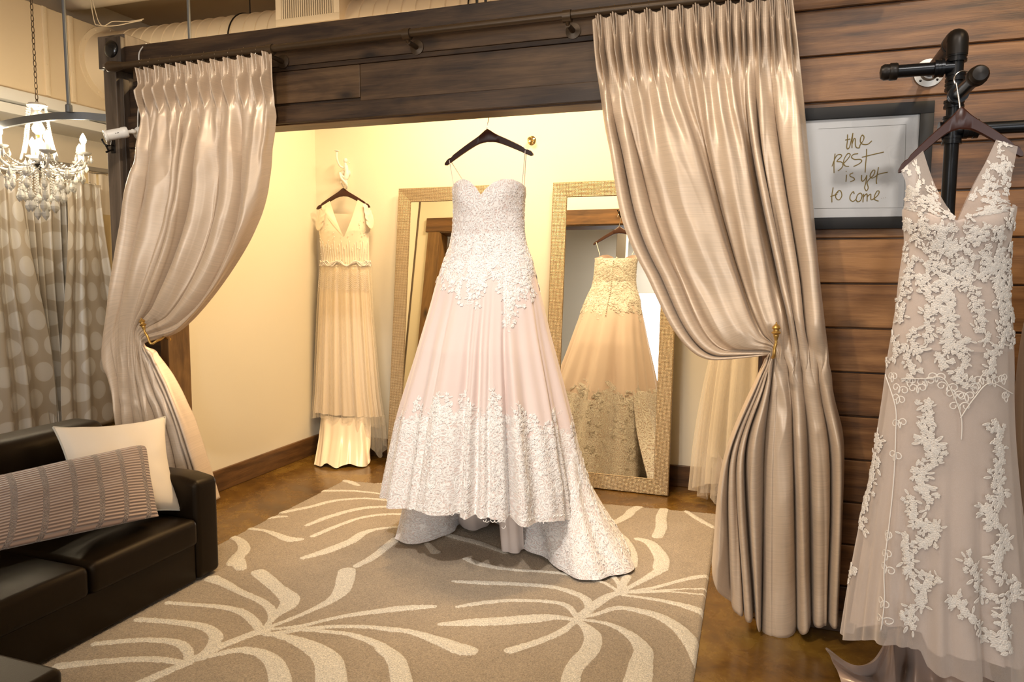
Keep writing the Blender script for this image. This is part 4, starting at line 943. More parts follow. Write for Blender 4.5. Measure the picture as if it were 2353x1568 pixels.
P, uv, T, Z = surf_grid(st_, -math.pi, math.pi, 160, lambda a: zB_, lambda a: .13+.06*math.sin(3*a+2), 50, .01, True); b = B(); b.grid(P, uv, True); b.build('overskirt', 'sheer_ivory', root, True, None)
P, uv, T, Z = surf_grid(st_, -math.pi, math.pi, 160, lambda a: zB_, lambda a: .05+.04*math.sin(4*a), 50, -.05, True); b = B(); b.grid(P, uv, True); b.build('underskirt', 'sheer_ivory', root, True, None)
pr = [(1650,1040,CYT-.12,1634,1128,.02),(1665,1060,CYT-.16,1645,1120,.08),(1690,1060,CYT-.2,1670,1150,.02),(1730,1060,CYT-.2,1720,1150,.02)]
P, uv = sheet(pr, 40, 20, .01, 2, seed=9, RUG=0); b = B(); b.grid(P, uv); b.build('lining', 'satin_white', root, True, None)
a_ = PY(1745, 352, CYT)
for s_ in (-1, 1):
    b = B(); b.tube([a_+[s_*.11, 0, -.06], a_+[s_*.09, -.02, -.17], a_+[s_*.085, -.05, zA-a_[2]+.01]], .004, 6); b.build('strap', 'satin_white', root)
hanger('clothes_hanger', 'wooden hanger of the tulle gown behind the right curtain', [(1690, 392), (1745, 352), (1800, 392)], CYT, .012, hookpath(a_[0], CYT, a_[2]-.01, a_[2]+.085, .018, 1), 'wooden dress hangers')
coat_hook('coat_hook', 'coat hook in the fitting room behind the right curtain', a_[0], FYB, a_[2]+.078, -1, .35)

# ------------------------------------------------------------------ leaning mirrors
def leaner(label, x0, x1, yb, yaw_deg, H=2.13, fw=.105):
    r = thing('leaning_mirror', label, 'mirror', ((x0+x1)/2, yb, 0), 'tall leaning mirrors in the fitting room')
    r.rotation_euler = (0, 0, 0); tl = math.asin((FYB-.045-yb)/H*.98); W = x1-x0; org = np.array([(x0+x1)/2, yb, 0.0])
    yw = math.radians(yaw_deg); cz, sz = math.cos(yw), math.sin(yw)
    def X(u, v, d):  # u across, v up the frame, d out of the face
        p = np.array([u, -d*math.cos(tl)+v*math.sin(tl), v*math.cos(tl)+d*math.sin(tl)]); return org+np.array([p[0]*cz-p[1]*sz, p[0]*sz+p[1]*cz, p[2]])
    b = B(); o = [(-W/2, 0), (W/2, 0), (W/2, H), (-W/2, H)]
    prof = [(0, 0.0), (0, .020), (.006, .026), (fw*.45, .022), (fw-.012, .012), (fw-.004, .013), (fw, .006), (fw, 0.0)]
    for k in range(4):
        a, c_ = np.array(o[k]), np.array(o[(k+1) % 4]); d_ = (c_-a)/np.linalg.norm(c_-a); nn = np.array([-d_[1], d_[0]]); L = np.linalg.norm(c_-a)
        G = np.zeros((2, len(prof), 3)); UV = np.zeros((2, len(prof), 2))
        for e in range(2):
            for j, (q, h) in enumerate(prof):
                p = (a+d_*q+nn*q) if e == 0 else (c_-d_*q+nn*q); G[e, j] = X(p[0], p[1], h); UV[e, j] = (q if e == 0 else L-q, q)
        b.grid(G, UV)
    b.build('frame', 'mframe', r, True, 30)
    b = B(); q = fw-.004; V = [X(-W/2+q, q, .006), X(W/2-q, q, .006), X(W/2-q, H-q, .006), X(-W/2+q, H-q, .006)]; V2 = [X(-W/2+q, q, -.002), X(W/2-q, q, -.002), X(W/2-q, H-q, -.002), X(-W/2+q, H-q, -.002)]
    b.add(V+V2, [(0, 1, 2, 3), (7, 6, 5, 4), (0, 4, 5, 1), (1, 5, 6, 2), (2, 6, 7, 3), (3, 7, 4, 0)]); b.build('mirror_glass', 'mirror', r, False)
    b = B(); V = [X(-W/2+.004, .004, .0), X(W/2-.004, .004, .0), X(W/2-.004, H-.004, .0), X(-W/2+.004, H-.004, .0)]; V2 = [X(-W/2+.004, .004, -.008), X(W/2-.004, .004, -.008), X(W/2-.004, H-.004, -.008), X(-W/2+.004, H-.004, -.008)]
    b.add(V+V2, [(0, 1, 2, 3), (7, 6, 5, 4), (0, 4, 5, 1), (1, 5, 6, 2), (2, 6, 7, 3), (3, 7, 4, 0)]); b.build('backing', 'black_frame', r, False)
leaner('tall champagne framed mirror leaning behind the ball gown next to the right curtain', -1.475, -.585, 4.89, -1.0)
leaner('tall champagne framed mirror leaning between the beaded gown and the ball gown', -2.70, -1.81, 4.86, -1.0)

# ------------------------------------------------------------------ framed print
YW = YP0-.006
f0, f1, fz0, fz1 = .0, .567, 1.672, 2.150; f0 = f1-.62
r = thing('framed_print', 'black framed quote print in gold script on the plank wall', 'picture', ((f0+f1)/2, YW, fz0))
b = B(); e = .046
for lo, hi in (((f0, YW-.03, fz0), (f1, YW-.001, fz0+e)), ((f0, YW-.03, fz1-e), (f1, YW-.001, fz1)), ((f0, YW-.03, fz0+e), (f0+e, YW-.001, fz1-e)), ((f1-e, YW-.03, fz0+e), (f1, YW-.001, fz1-e))): b.box(lo, hi, .0015)
b.build('frame', 'black_frame', r)
b = B(); b.box((f0+e, YW-.012, fz0+e), (f1-e, YW-.002, fz1-e)); b.build('mat_board', 'mat_board', r)
zp = lambda x, y, Y=YW-.0135: PY(1860+x/5.2267, 240+y/5.2267, Y)
b = B()
for seg in ([(110,295),(1160,240)],[(1160,240),(1132,1240)],[(1132,1240),(60,1250)]): b.tube([zp(*seg[0]), zp(*seg[1])], .0007, 6)
b.build('mat_bevel', 'line', r)
LET = [[(458,362),(455,440),(448,510),(458,535),(480,515),(500,440),(522,345)],[(430,428),(490,415)],[(522,345),(512,440),(511,525)],[(512,475),(535,412),(551,420),(551,480),(565,518),(600,522)],[(600,522),(612,480),(645,435),(655,390),(635,368),(615,400),(612,450),(640,478),(700,478),(748,438)],
 [(308,592),(296,700),(295,825)],[(270,745),(320,625),(365,600),(386,622),(330,682),(380,690),(405,720),(385,765),(342,800)],[(395,725),(460,655),(490,605),(462,590),(425,640),(410,695),(428,738),(475,745)],[(585,592),(530,600),(505,632),(540,660),(608,660),(628,682),(592,716),(530,745)],[(686,535),(684,620),(673,740),(669,820)],[(630,635),(760,602),(892,572)],
 [(446,845),(438,930)],[(440,800),(443,806)],[(525,822),(490,838),(490,865),(528,880),(538,908),(490,930)],[(628,848),(625,900),(640,925),(672,890),(690,850)],[(690,850),(677,940),(663,1000),(684,1038),(706,1000),(692,940),(722,895),(768,850),(786,800),(766,790),(736,830),(728,868),(750,886),(790,868),(830,838),(940,815)],[(829,755),(812,850),(803,920),(808,955)],
 [(285,998),(270,1090),(270,1178)],[(250,1108),(335,1078)],[(345,1040),(315,1080),(322,1130),(358,1145),(388,1100),(378,1045),(350,1035),(338,1065)],[(538,1075),(525,1048),(492,1090),(488,1140),(520,1165),(558,1140),(575,1092),(610,1065),(632,1092),(615,1150),(580,1170),(558,1142)],[(650,1075),(642,1175)],[(648,1110),(690,1075),(692,1165)],[(692,1110),(735,1078),(738,1138),(765,1138),(820,1092),(838,1050),(815,1040),(785,1090),(782,1140),(830,1162)],
 [(863,1128),(867,1128)],[(887,1124),(891,1124)],[(913,1120),(917,1120)]]
b = B()
for s_ in LET:
    p = [zp(*q) for q in s_]; p = cr(p, 8*len(p)) if len(p) > 2 else np.array(p); b.tube(p, .0019 if len(s_) > 2 or s_[0][0] < 860 else .0012, 6)
b.build('lettering', 'gold_ink', r)
b = B(); b.box((f0+e, YW-.022, fz0+e), (f1-e, YW-.020, fz1-e)); b.build('picture_glass', 'pane', r, False)

# ------------------------------------------------------------------ black pipe rack
PXX, PYY = .545, 2.78
r = thing('garment_rack', 'black iron pipe clothes rack fixed to the plank wall', 'clothes rack', (PXX, PYY, 0))
def coll(b, p, ax, rad=.031, h=.022): b.lathe([(rad*.8, -h), (rad, -h), (rad, -h*.35), (rad*.93, -h*.3), (rad*.93, h*.3), (rad, h*.35), (rad, h), (rad*.8, h)], p, ax, 20)
b = B(); b.tube([(PXX, PYY, .60), (PXX, PYY, 2.22)], .0215, 20); b.tube(cr([(PXX, PYY, .62), (PXX, PYY, .585), (PXX, PYY+.03, .57), (PXX, PYY+.07, .57), (PXX, YP0-.03, .57)], 24), .0215, 16)
for z in (2.19, 2.13, 2.10, 2.045, 1.995, 1.93): coll(b, (PXX, PYY, z), (0, 0, 1), .030, .012)
b.build('upright', 'steel_black', r)
b = B(); b.lathe([(.052, 0), (.052, .008), (.032, .012), (.028, .032)], (PXX, YP0-.007, .57), (0, -1, 0), 28); b.build('lower_flange', 'galv', r)
b = B(); b.tube(cr([(PXX, PYY, 2.20), (PXX, PYY, 2.235), (PXX, PYY+.006, 2.252), (PXX, PYY+.03, 2.258), (PXX, PYY+.07, 2.258)], 20), .031, 20); b.ball((PXX, PYY+.004, 2.246), .032, 3); coll(b, (PXX, PYY+.075, 2.258), (0, 1, 0)); b.build('elbow', 'iron', r)
b = B(); b.tube([(PXX, PYY+.07, 2.258), (PXX, YP0-.03, 2.258)], .0215, 20); b.build('wall_pipe', 'steel_black', r)
b = B(); b.lathe([(.052, 0), (.052, .008), (.032, .012), (.028, .032)], (PXX, YP0-.007, 2.258), (0, -1, 0), 28); b.build('wall_flange', 'galv', r)
for k in range(4):
    a = math.radians(45+90*k); b = B(); b.ball((PXX+.040*math.cos(a), YP0-.016, 2.258+.040*math.sin(a)), .0055, 1); b.build('flange_screw', 'iron', r)
def arm(p0, d, L, name):
    p0 = np.array(p0, float); d = np.array(d, float); b = B(); b.tube([p0, p0+d*L], .0205, 20); coll(b, p0+d*.05, d, .029, .014); b.build(name, 'steel_black', r)
    b = B(); b.lathe([(.026, 0), (.028, .004), (.028, .022), (.025, .026), (.026, .04), (.020, .05), (0, .054)], p0+d*(L-.035), d, 20); b.build('end_cap', 'iron', r)
arm((PXX, PYY, 2.163), (-1, 0, 0), .205, 'side_arm'); arm((PXX, PYY, 2.066), (0, -1, 0), .30, 'front_arm')
b = B(); b.tube([(PXX-.03, PYY, 1.964), (2.0, PYY, 1.964)], .0205, 20); coll(b, (PXX+.05, PYY, 1.964), (1, 0, 0)); coll(b, (PXX-.03, PYY, 1.964), (1, 0, 0), .028, .01); b.build('long_rail', 'steel_black', r)
b = B(); b.tube([(2.0, PYY, 1.99), (2.0, PYY, .012)], .0215, 16); b.lathe([(.055, 0), (.055, .008), (.03, .014)], (2.0, PYY, 0)); b.build('far_upright', 'steel_black', r)

# gown at the right edge on the long rail
rows = [(430,2440,2560),(520,2425,2570),(600,2415,2585),(760,2352,2660),(900,2337,2680),(1040,2331,2690),(1250,2337,2700),(1568,2341,2720)]
se = Surf(rows, PYY, [(1.9,.06,.05),(1.5,.1,.1),(1.0,.2,.16),(0,.24,.2)], lambda th, z: .02*smooth01((1.4-z)/1)*np.sin(13*th))
root = thing('wedding_dress', 'champagne tulle gown at the right edge on the long pipe rail', 'dress', (.95, PYY, 0))
za, zb2 = PY(2500, 440, PYY)[2], PY(2500, 600, PYY)[2]
P, uv, T, Z = surf_grid(se, -math.pi, math.pi, 100, lambda a: za, lambda a: zb2, 20, 0, True); b = B(); b.grid(P, uv, True); b.build('bodice', 'tulle_nude', root, True, None)
P, uv, T, Z = surf_grid(se, -math.pi, math.pi, 140, lambda a: zb2, lambda a: .09, 60, -.014, True); b = B(); b.grid(P, uv, True); b.build('skirt', 'golden', root, True, None)
P, uv, T, Z = surf_grid(se, -math.pi, math.pi, 140, lambda a: zb2, lambda a: .07, 60, .0, True); b = B(); b.grid(P, uv, True); b.build('overskirt', 'sheer_nude', root, True, None)
a_ = PY(2500, 365, PYY)
for s_ in (-1, 1):
    b = B(); b.tube([a_+[s_*.12, 0, -.06], a_+[s_*.09, -.02, za-a_[2]]], .004, 6); b.build('strap', 'tulle_nude', root)
hanger('clothes_hanger', 'dark hanger of the champagne gown at the right edge on the rail', [(2410, 405), (2500, 365), (2590, 405)], PYY, .014, hookpath(a_[0], PYY, a_[2]-.01, 2.01, .026, 1, 'y'), 'wooden dress hangers')

# ------------------------------------------------------------------ security camera
mc = np.array([-3.352, YP0+.012, 2.254]); fc = PY(246, 312, 3.06); bc = PY(283, 305, 3.12)
r = thing('security_camera', 'white bullet security camera beside the left curtain', 'security camera', mc)
ax = (fc-bc)/np.linalg.norm(fc-bc)
b = B(); b.lathe([(.010, -.105), (.026, -.104), (.029, -.098), (.029, -.075), (.0275, -.073), (.0275, .0), (.031, .001), (.031, .012), (.026, .012), (.024, .002), (0, .0)], fc, ax, 32); b.build('camera_body', 'white_plastic', r)
b = B(); b.lathe([(.023, .003), (.023, .006), (0, .0065)], fc, ax, 28); b.build('lens_window', 'black_plastic', r)
b = B(); b.tube(cr([bc-ax*.02, bc-ax*.045+[0, .02, 0], mc+[0, -.04, 0], mc+[0, -.012, 0]], 16), .010, 14); b.ball(bc-ax*.04+[0, .012, 0], .014, 2); b.build('swivel_arm', 'white_plastic', r)
b = B(); b.lathe([(.034, 0), (.034, .006), (.026, .014), (.014, .018)], mc, (0, -1, 0), 28); b.build('mount_disc', 'white_plastic', r)
b = B(); q = np.array([0, 0, 1.0]); sd_ = np.cross(ax, q); sd_ /= np.linalg.norm(sd_)
fr_ = sd_ if sd_ @ (CAM-fc) > 0 else -sd_
for k, L in enumerate((.004, .009)):
    m0 = fc-ax*(.040+k*.008)+fr_*.0278; b.tube([m0, m0-ax*L], .0018, 4)
b.build('logo_mark', 'black_frame', r)
b = B(); b.tube(cr([mc+[0, -.006, .03], mc+[.02, -.02, .10], mc+[.045, -.03, .17], PY(321, 215, 3.17), PY(321, 160, 3.17), PY(320, 122, 3.17), np.array([PY(320, 118, 3.17)[0], 3.22, 2.715])], 50), .0035, 8); b.build('cable', 'white_plastic', r)

# ------------------------------------------------------------------ chandelier
cc_ = CAM+ray(90, 330)*4.9; CX, CYY = cc_[0], cc_[1]
def zat(y): return (CAM+ray(90, y)*4.9)[2]
pxm = 4.9/FPX
r = thing('chandelier', 'crystal candle chandelier hanging on a chain at the left', 'chandelier', (CX, CYY, zat(372)))
b = B(); z = zat(238); k = 0
while z < ZC-.02:
    lk = np.array([(math.cos(a)*.009, 0, math.sin(a)*.022) for a in np.linspace(0, 2*math.pi, 15)])
    if k % 2: lk = lk[:, [1, 0, 2]]
    b.tube(lk+[CX, CYY, z], .0028, 6, False); z += .036; k += 1
b.lathe([(.05, 0), (.05, -.01), (.02, -.03)], (CX, CYY, ZC)); b.build('chain', 'bronze', r)
b = B(); prof = [(0, 238), (.05, 240), (.062, 245), (.03, 250), (.018, 256), (.032, 262), (.036, 270), (.020, 280), (.030, 287), (.040, 296), (.034, 304), (.018, 310), (.012, 314)]
b.lathe([(q, zat(y)) for q, y in prof][::-1], (CX, CYY, 0)); b.build('upper_column', 'glass_bead', r)
b = B(); b.lathe([(.014, zat(317)), (.016, zat(315)), (.016, zat(311)), (.012, zat(309))], (CX, CYY, 0)); b.build('collar', 'gold', r)
b = B(); prof = [(.012, 317), (.022, 322), (.038, 330), (.042, 340), (.026, 350), (.02, 356), (.05, 362), (.06, 366), (.03, 374), (.02, 384)]
b.lathe([(q, zat(y)) for q, y in prof][::-1], (CX, CYY, 0)); b.build('lower_column', 'glass_bead', r)
b = B(); b.lathe([(0, zat(392)), (.045, zat(378)), (.045, zat(368)), (.02, zat(362))], (CX, CYY, 0), (0, 0, 1), 8); b.build('hub', 'iron', r, False)
def drop(b, p, s_=1.0):
    b.lathe([(0, -.046*s_), (.011*s_, -.030*s_), (.013*s_, -.020*s_), (.006*s_, -.002*s_), (0, 0)], p, (0, 0, 1), 6); b.ball(np.array(p)+[0, 0, .006*s_], .006*s_, 1)
rngc = np.random.default_rng(3); beads = lambda b, p0, p1, sag, n, rad: [b.ball(np.array(p0)+(np.array(p1)-np.array(p0))*t_+[0, 0, -sag*math.sin(math.pi*t_)], rad, 1) for t_ in np.linspace(0, 1, n)]
tips = []; NA = 6
for k in range(NA):
    a = math.radians(-30+60*k); R = .305 if k % 2 == 0 else .27; d = np.array([math.cos(a), math.sin(a), 0]); base = np.array([CX, CYY, zat(372)])
    hz_ = zat(366)+(0.0 if k % 2 == 0 else .03)
    b = B(); b.tube(cr([base+d*.03, base+d*.10+[0, 0, -.045], base+d*.20+[0, 0, -.055], base+d*R+[0, 0, -.02], np.array([CX, CYY, hz_])+d*R], 24), .0085, 10); am = b.build('arm', 'glass_bead', r)
    tp = np.array([CX, CYY, hz_])+d*R; tips.append(tp)
    b = B(); n = 16; b.lathe([(.010, 0), (.030, .006), (.046, .016), (.050, .024), (.044, .019), (.014, .010)], tp, (0, 0, 1), 16); b.build('drip_dish', 'glass_bead', am)
    b = B(); b.lathe([(.0125, .010), (.0125, .085), (.010, .087)], tp, (0, 0, 1), 16); b.build('candle_sleeve', 'candle', am)
    b = B(); b.lathe([(.011, .084), (.019, .098), (.020, .110), (.014, .128), (.006, .143), (0, .152)], tp, (0, 0, 1), 16); b.build('bulb', 'bulb', am)
    for q in range(5):
        b = B(); aa = a+q*2*math.pi/5; pp = tp+np.array([math.cos(aa), math.sin(aa), 0])*.047+[0, 0, .006]; drop(b, pp+[0, 0, -.012], .95)
        b.build('crystal_drop', 'glass_bead', am, False)
for k in range(NA):
    a, c_ = tips[k], tips[(k+1) % NA]
    b = B(); beads(b, a, c_, .085, 30, .0068); beads(b, a, c_, .15, 34, .0062); drop(b, (a+c_)/2+[0, 0, -.092], 1.5); b.build('bead_garland', 'glass_bead', r, False)
    b = B(); top = np.array([CX, CYY, zat(246)])+(a-np.array([CX, CYY, a[2]]))*.19; beads(b, top, a+(np.array([CX, CYY, a[2]])-a)*.62, .05, 34, .0085); b.build('bead_strand', 'glass_bead', r, False)
for ti, (R, y, n, s_) in enumerate(((.24, 396, 13, 1.25), (.19, 418, 12, 1.4), (.13, 440, 10, 1.6), (.08, 460, 7, 1.8), (.03, 476, 3, 1.9))):
    for q in range(n):
        a = q*2*math.pi/n+ti; p = np.array([CX+R*math.cos(a), CYY+R*math.sin(a), zat(y)]); b = B(); drop(b, p, s_)
        up = np.array([CX+R*.8*math.cos(a), CYY+R*.8*math.sin(a), zat(378)]); beads(b, up, p, 0, max(3, int(np.linalg.norm(up-p)/.016)), .0065); b.build('crystal_pendant', 'glass_bead', r, False)
# ------------------------------------------------------------------ curved curtain track round the booth
ZT = 2.40
r = thing('curtain_track', 'grey curved curtain track hung from the ceiling around the chandelier', 'curtain track', (-4.6, 3.6, ZT))
px_r = -3.64
tp_ = [PZ(x, y, ZT) for x, y in ((-70, 303), (0, 288), (60, 276), (130, 267.5), (190, 267), (243, 271))]
path = cr([tuple(p) for p in tp_]+[(px_r-.03, tp_[-1][1]+.09, ZT), (px_r, tp_[-1][1]+.25, ZT), (px_r, 4.1, ZT), (px_r, 4.7, ZT)], 80)
V = []; F = []; hw = .011; hh = .021
for i, p in enumerate(path):
    tg = path[min(i+1, 79)]-path[max(i-1, 0)]; n_ = np.array([-tg[1], tg[0], 0]); n_ /= np.linalg.norm(n_)
    V += [p-n_*hw+[0, 0, -hh], p+n_*hw+[0, 0, -hh], p+n_*hw+[0, 0, hh], p-n_*hw+[0, 0, hh]]
for i in range(79):
    for k in range(4): F.append((i*4+k, i*4+(k+1) % 4, i*4+4+(k+1) % 4, i*4+4+k))
F += [(3, 2, 1, 0), (79*4, 79*4+1, 79*4+2, 79*4+3)]
b = B(); b.add(V, F); b.build('track', 'grey_rail', r, False)
pR = PZ(159, 264, ZT)
for (x, y) in ((pR[0], pR[1]), (px_r, 3.99)):
    b = B(); b.tube([(x, y, ZT+.02), (x, y, ZC)], .0105, 14); b.lathe([(.019, 0), (.019, .04), (.013, .045)], (x, y, ZT+.015)); b.lathe([(.04, 0), (.04, -.01)], (x, y, ZC)); b.build('hanging_rod', 'grey_rail', r)
# dotted drapes hang on two rails along the far left
def rail(px0, px1, X, label):
    a, c_ = PX(*px0, X), PX(*px1, X); z = (a[2]+c_[2])/2
    r = thing('curtain_rail', label, 'curtain rail', (X, (a[1]+c_[1])/2, z), 'pale curtain rails behind the chandelier')
    ya, yb_ = min(a[1], c_[1])-.3, max(a[1], c_[1])+.25
    b = B(); b.box((X-.014, ya, z-.02), (X+.014, yb_, z+.02), .003); b.build('rail', 'galv', r)
    for y in np.linspace(ya+.2, yb_-.15, 3):
        b = B(); b.tube([(XL, y, z), (X, y, z)], .008, 8); b.build('rail_bracket', 'galv', r)
    return z, ya, yb_
z1_, ya1, yb1 = rail((0, 388), (110, 402), -6.02, 'pale curtain rail carrying the dotted drapes, left part')
z2_, ya2, yb2 = rail((129, 379), (245, 391), -6.16, 'pale curtain rail carrying the white topped drape by the post')
def dotted(top, bot, X, ztop_, nf, label, m, seed, head=None, amp=.035):
    rg = np.random.default_rng(seed); (tl_, tr_), (bl_, br_) = top, bot
    yt = [PX(tl_, 480, X)[1], PX(tr_, 480, X)[1]]; yb3 = [PX(bl_, 900, X)[1], PX(br_, 900, X)[1]]
    NU, NV = 160, 70; U, Vv = np.meshgrid(np.linspace(0, 1, NU), np.linspace(0, 1, NV), indexing='ij')
    k = smooth01(Vv)*.8+.2*Vv; y0_ = yt[0]+(yb3[0]-yt[0])*k; y1_ = yt[1]+(yb3[1]-yt[1])*k
    ph = nf*U+.25*np.sin(U*9+seed)+.15*np.sin(Vv*3+seed)*U
    P = np.stack([X+.03+amp*(np.cos(2*np.pi*ph)+.3*np.cos(4*np.pi*ph+1))*(.5+.5*Vv)+.012*np.sin(Vv*7+U*4), y0_+(y1_-y0_)*U, ztop_-.03+(.03-ztop_+.03)*Vv], -1)
    r = thing('dotted_curtain', label, 'curtain', (X, (yt[0]+yt[1])/2, 0), 'dotted satin drapes behind the chandelier')
    wdt = 1.1*max(abs(yb3[1]-yb3[0]), .3)
    b = B(); b.grid(P, np.stack([U*wdt, (1-Vv)*2.2], -1)); o = b.build('drape', m, r, True, None); md = o.modifiers.new('t', 'SOLIDIFY'); md.thickness = .003
    if head:
        b = B(); b.grid(P[:, :12]+[.004, 0, 0]); b.build('header_band', 'linen', r, True, None)
    for u in np.linspace(.06, .94, 6):
        p = P[int(u*(NU-1)), 0]; b = B(); b.tube([p, p+[-.015, 0, .02], (X, p[1], ztop_-.012)], .003, 5); b.build('curtain_ring', 'chrome', r)
dotted((-60, 42), (-90, 126), -5.98, z1_-.02, 3, 'dotted satin drape at the left edge behind the sofa', 'dots', 1)
dotted((40, 160), (90, 170), -6.06, z1_-.02, 6, 'dark gathered dotted drape between the two wide dotted drapes', 'dots', 5, None, .05)
dotted((148, 225), (128, 285), -5.92, z1_-.02, 2, 'wide dotted satin drape beside the dark end post', 'dots', 4)
dotted((176, 330), (170, 340), -6.14, z2_-.02, 6, 'gold drape with white header band beside the end post', 'golden', 6, True, .03)

# ------------------------------------------------------------------ overhead ducts
XP = -6.02
c0, c1 = PX(0, 203, XP), PX(240, 255, XP); t0_, t1_ = PX(150, 35, XP), PX(240, 65, XP)
zlo, zhi = (c0[2]+c1[2])/2, (t0_[2]+t1_[2])/2
r = thing('duct_plenum', 'large cream sheet metal duct box above the drapes', 'air duct', (XP, 4.5, zlo))
b = B(); b.box((XL, 2.6, zlo), (XP, 6.1, zhi), .006); b.build('plenum_box', 'duct', r)
for px in (106, 165):
    y = PX(px, 150, XP)[1]; b = B(); b.box((XP-.004, y-.022, zlo+.02), (XP+.016, y+.022, zhi), .004)
    for z in np.linspace(zlo+.07, zhi-.06, 4): b.ball((XP+.017, y, z), .006, 1)
    b.build('seam_flange', 'duct', r)
b = B(); b.box((XL, 2.6, zlo-.10), (XP+.05, 6.1, zlo), .01); b.box((XL, 2.6, zlo-.20), (XP+.02, 6.1, zlo-.115), .01); b.build('light_shelf', 'white_plastic', r)
DY, DZ, DR = 5.56, 3.43, .29
b = B(); b.lathe([(DR+.06, 0), (DR+.06, .012), (DR+.012, .014), (DR, .05), (DR, .30)], (XP, DY, DZ), (1, 0, 0), 48)
for k in range(12): a = k*math.pi/6; b.ball((XP+.014, DY+(DR+.035)*math.cos(a), DZ+(DR+.035)*math.sin(a)), .008, 1)
b.build('collar', 'duct', r)
r = thing('spiral_duct', 'cream spiral air duct running above the header', 'air duct', (-4, DY, DZ))
b = B(); prof = []
x = XP+.28
while x < -.3: prof += [(DR, x), (DR, x+.105), (DR+.007, x+.110), (DR+.007, x+.118), (DR, x+.122)]; x += .124
b.lathe(prof, (0, DY, DZ), (1, 0, 0), 48); b.build('duct_tube', 'duct', r)
for xx in (-4.4, -2.2):
    b = B(); th = np.linspace(0, 2*math.pi, 40); b.tube(np.stack([np.full(40, xx), DY+(DR+.01)*np.cos(th), DZ+(DR+.01)*np.sin(th)], -1), .006, 6, False); b.tube([(xx, DY, DZ+DR), (xx, DY, ZC)], .005, 6); b.build('hanger_strap', 'iron', r)
# register box
YV = DY-DR-.06; v0, v1 = PY(636, 60, YV), PY(782, 50, YV); vb = v0[2]-.01
r = thing('air_register', 'cream louvred air register on the spiral duct', 'air vent', (v0[0], YV, vb))
b = B(); b.box((v0[0], YV, vb), (v1[0], DY-.15, vb+.62), .006); b.build('register_box', 'duct', r)
b = B(); e = .055
for lo, hi in (((v0[0], YV-.012, vb), (v1[0], YV, vb+e)), ((v0[0], YV-.012, vb+.62-e), (v1[0], YV, vb+.62)), ((v0[0], YV-.012, vb+e), (v0[0]+e, YV, vb+.62-e)), ((v1[0]-e, YV-.012, vb+e), (v1[0], YV, vb+.62-e))): b.box(lo, hi, .002)
b.build('register_frame', 'duct', r)
b = B(); b.box((v0[0]+e, YV-.002, vb+e), (v1[0]-e, YV+.002, vb+.62-e)); b.build('opening_shade', 'iron', r)  # dark sheet standing in for the shade behind the louvres
b = B(); n = 24
for k in range(n):
    x = v0[0]+e+(v1[0]-v0[0]-2*e)*(k+.5)/n; b.box((x-.007, YV-.010, vb+e), (x+.005, YV-.002, vb+.62-e))
b.build('louvres', 'duct', r, False)
# beams, pipes and rods under the ceiling
cA, cB = PZ(160, 30, 3.93), PZ(330, 4, 3.93)
yb4 = (cA[1]+cB[1])/2
r = thing('ceiling_pipe', 'thick white pipe under the ceiling above the end post', 'pipe', (-4, yb4, 3.97))
b = B(); b.tube([(-6.4, yb4, 4.03), (3.1, yb4, 4.03)], .085, 24); b.build('pipe', 'duct', r)
for xx in (-5.2, -3.7, -1.5):
    b = B(); b.tube([(xx, yb4, 4.03), (xx, yb4, ZC)], .02, 10); b.tube([(xx, yb4+.09*math.cos(a), 4.03+.09*math.sin(a)) for a in np.linspace(0, 6.28, 24)], .008, 6, False); b.build('pipe_hanger', 'iron', r)
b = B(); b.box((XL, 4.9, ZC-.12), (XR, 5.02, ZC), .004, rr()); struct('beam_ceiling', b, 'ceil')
b = B(); b.box((XL, 1.4, ZC-.16), (XR, 1.6, ZC), .004, rr()); struct('beam_ceiling_front', b, 'white_wall')
b = B(); b.box((-2.9, -3.0, 0), (-2.72, -2.82, ZC), .01, rr()); struct('column', b, 'white_wall')

# ================================================================== SOFA
SX0, SX1, SY1, SY0 = -3.42, -2.5, 2.825, .75
r = thing('sofa', 'dark espresso leather sofa along the left with tufted seat', 'sofa', (-2.95, 1.8, 0))
def soft_box(lo, hi, bev, seg=4, puff=None):
    bm = bmesh.new(); bmesh.ops.create_cube(bm, size=1); lo = np.array(lo, float); hi = np.array(hi, float)
    for v in bm.verts: v.co = Vector(((lo+hi)/2)+np.array(v.co)*(hi-lo))
    bmesh.ops.bevel(bm, geom=list(bm.edges), offset=bev, segments=seg, profile=.5, affect='EDGES')
    if puff: bmesh.ops.subdivide_edges(bm, edges=[e for e in bm.edges if e.calc_length() > .12], cuts=10, use_grid_fill=True)
    if puff:
        for v in bm.verts: v.co = Vector(puff(np.array(v.co)))
    b = B(); b.bm(bm); return b
def armp(p):
    x, y, z = p
    if z > .3: z += .010*math.cos((y-2.75)/.075*1.3) - .016*smooth01((x+2.62)/.12)
    return (x, y, z)
soft_box((SX0+.02, 2.677, .029), (SX1, SY1, .515), .028, 5, armp).build('armrest', 'leather', r)
soft_box((SX0+.02, SY0-.15, .029), (SX1, SY0, .515), .028, 5).build('armrest', 'leather', r)
soft_box((SX0+.04, SY0, .029), (SX1-.012, 2.677, .215), .012, 3).build('base', 'leather', r)
soft_box((SX0, SY0, .05), (SX0+.20, 2.70, .70), .04, 4).build('back_frame', 'leather', r)
cw = (2.674-SY0)/3.0
ysplit = [SY0, 1.50, 2.09, 2.674]
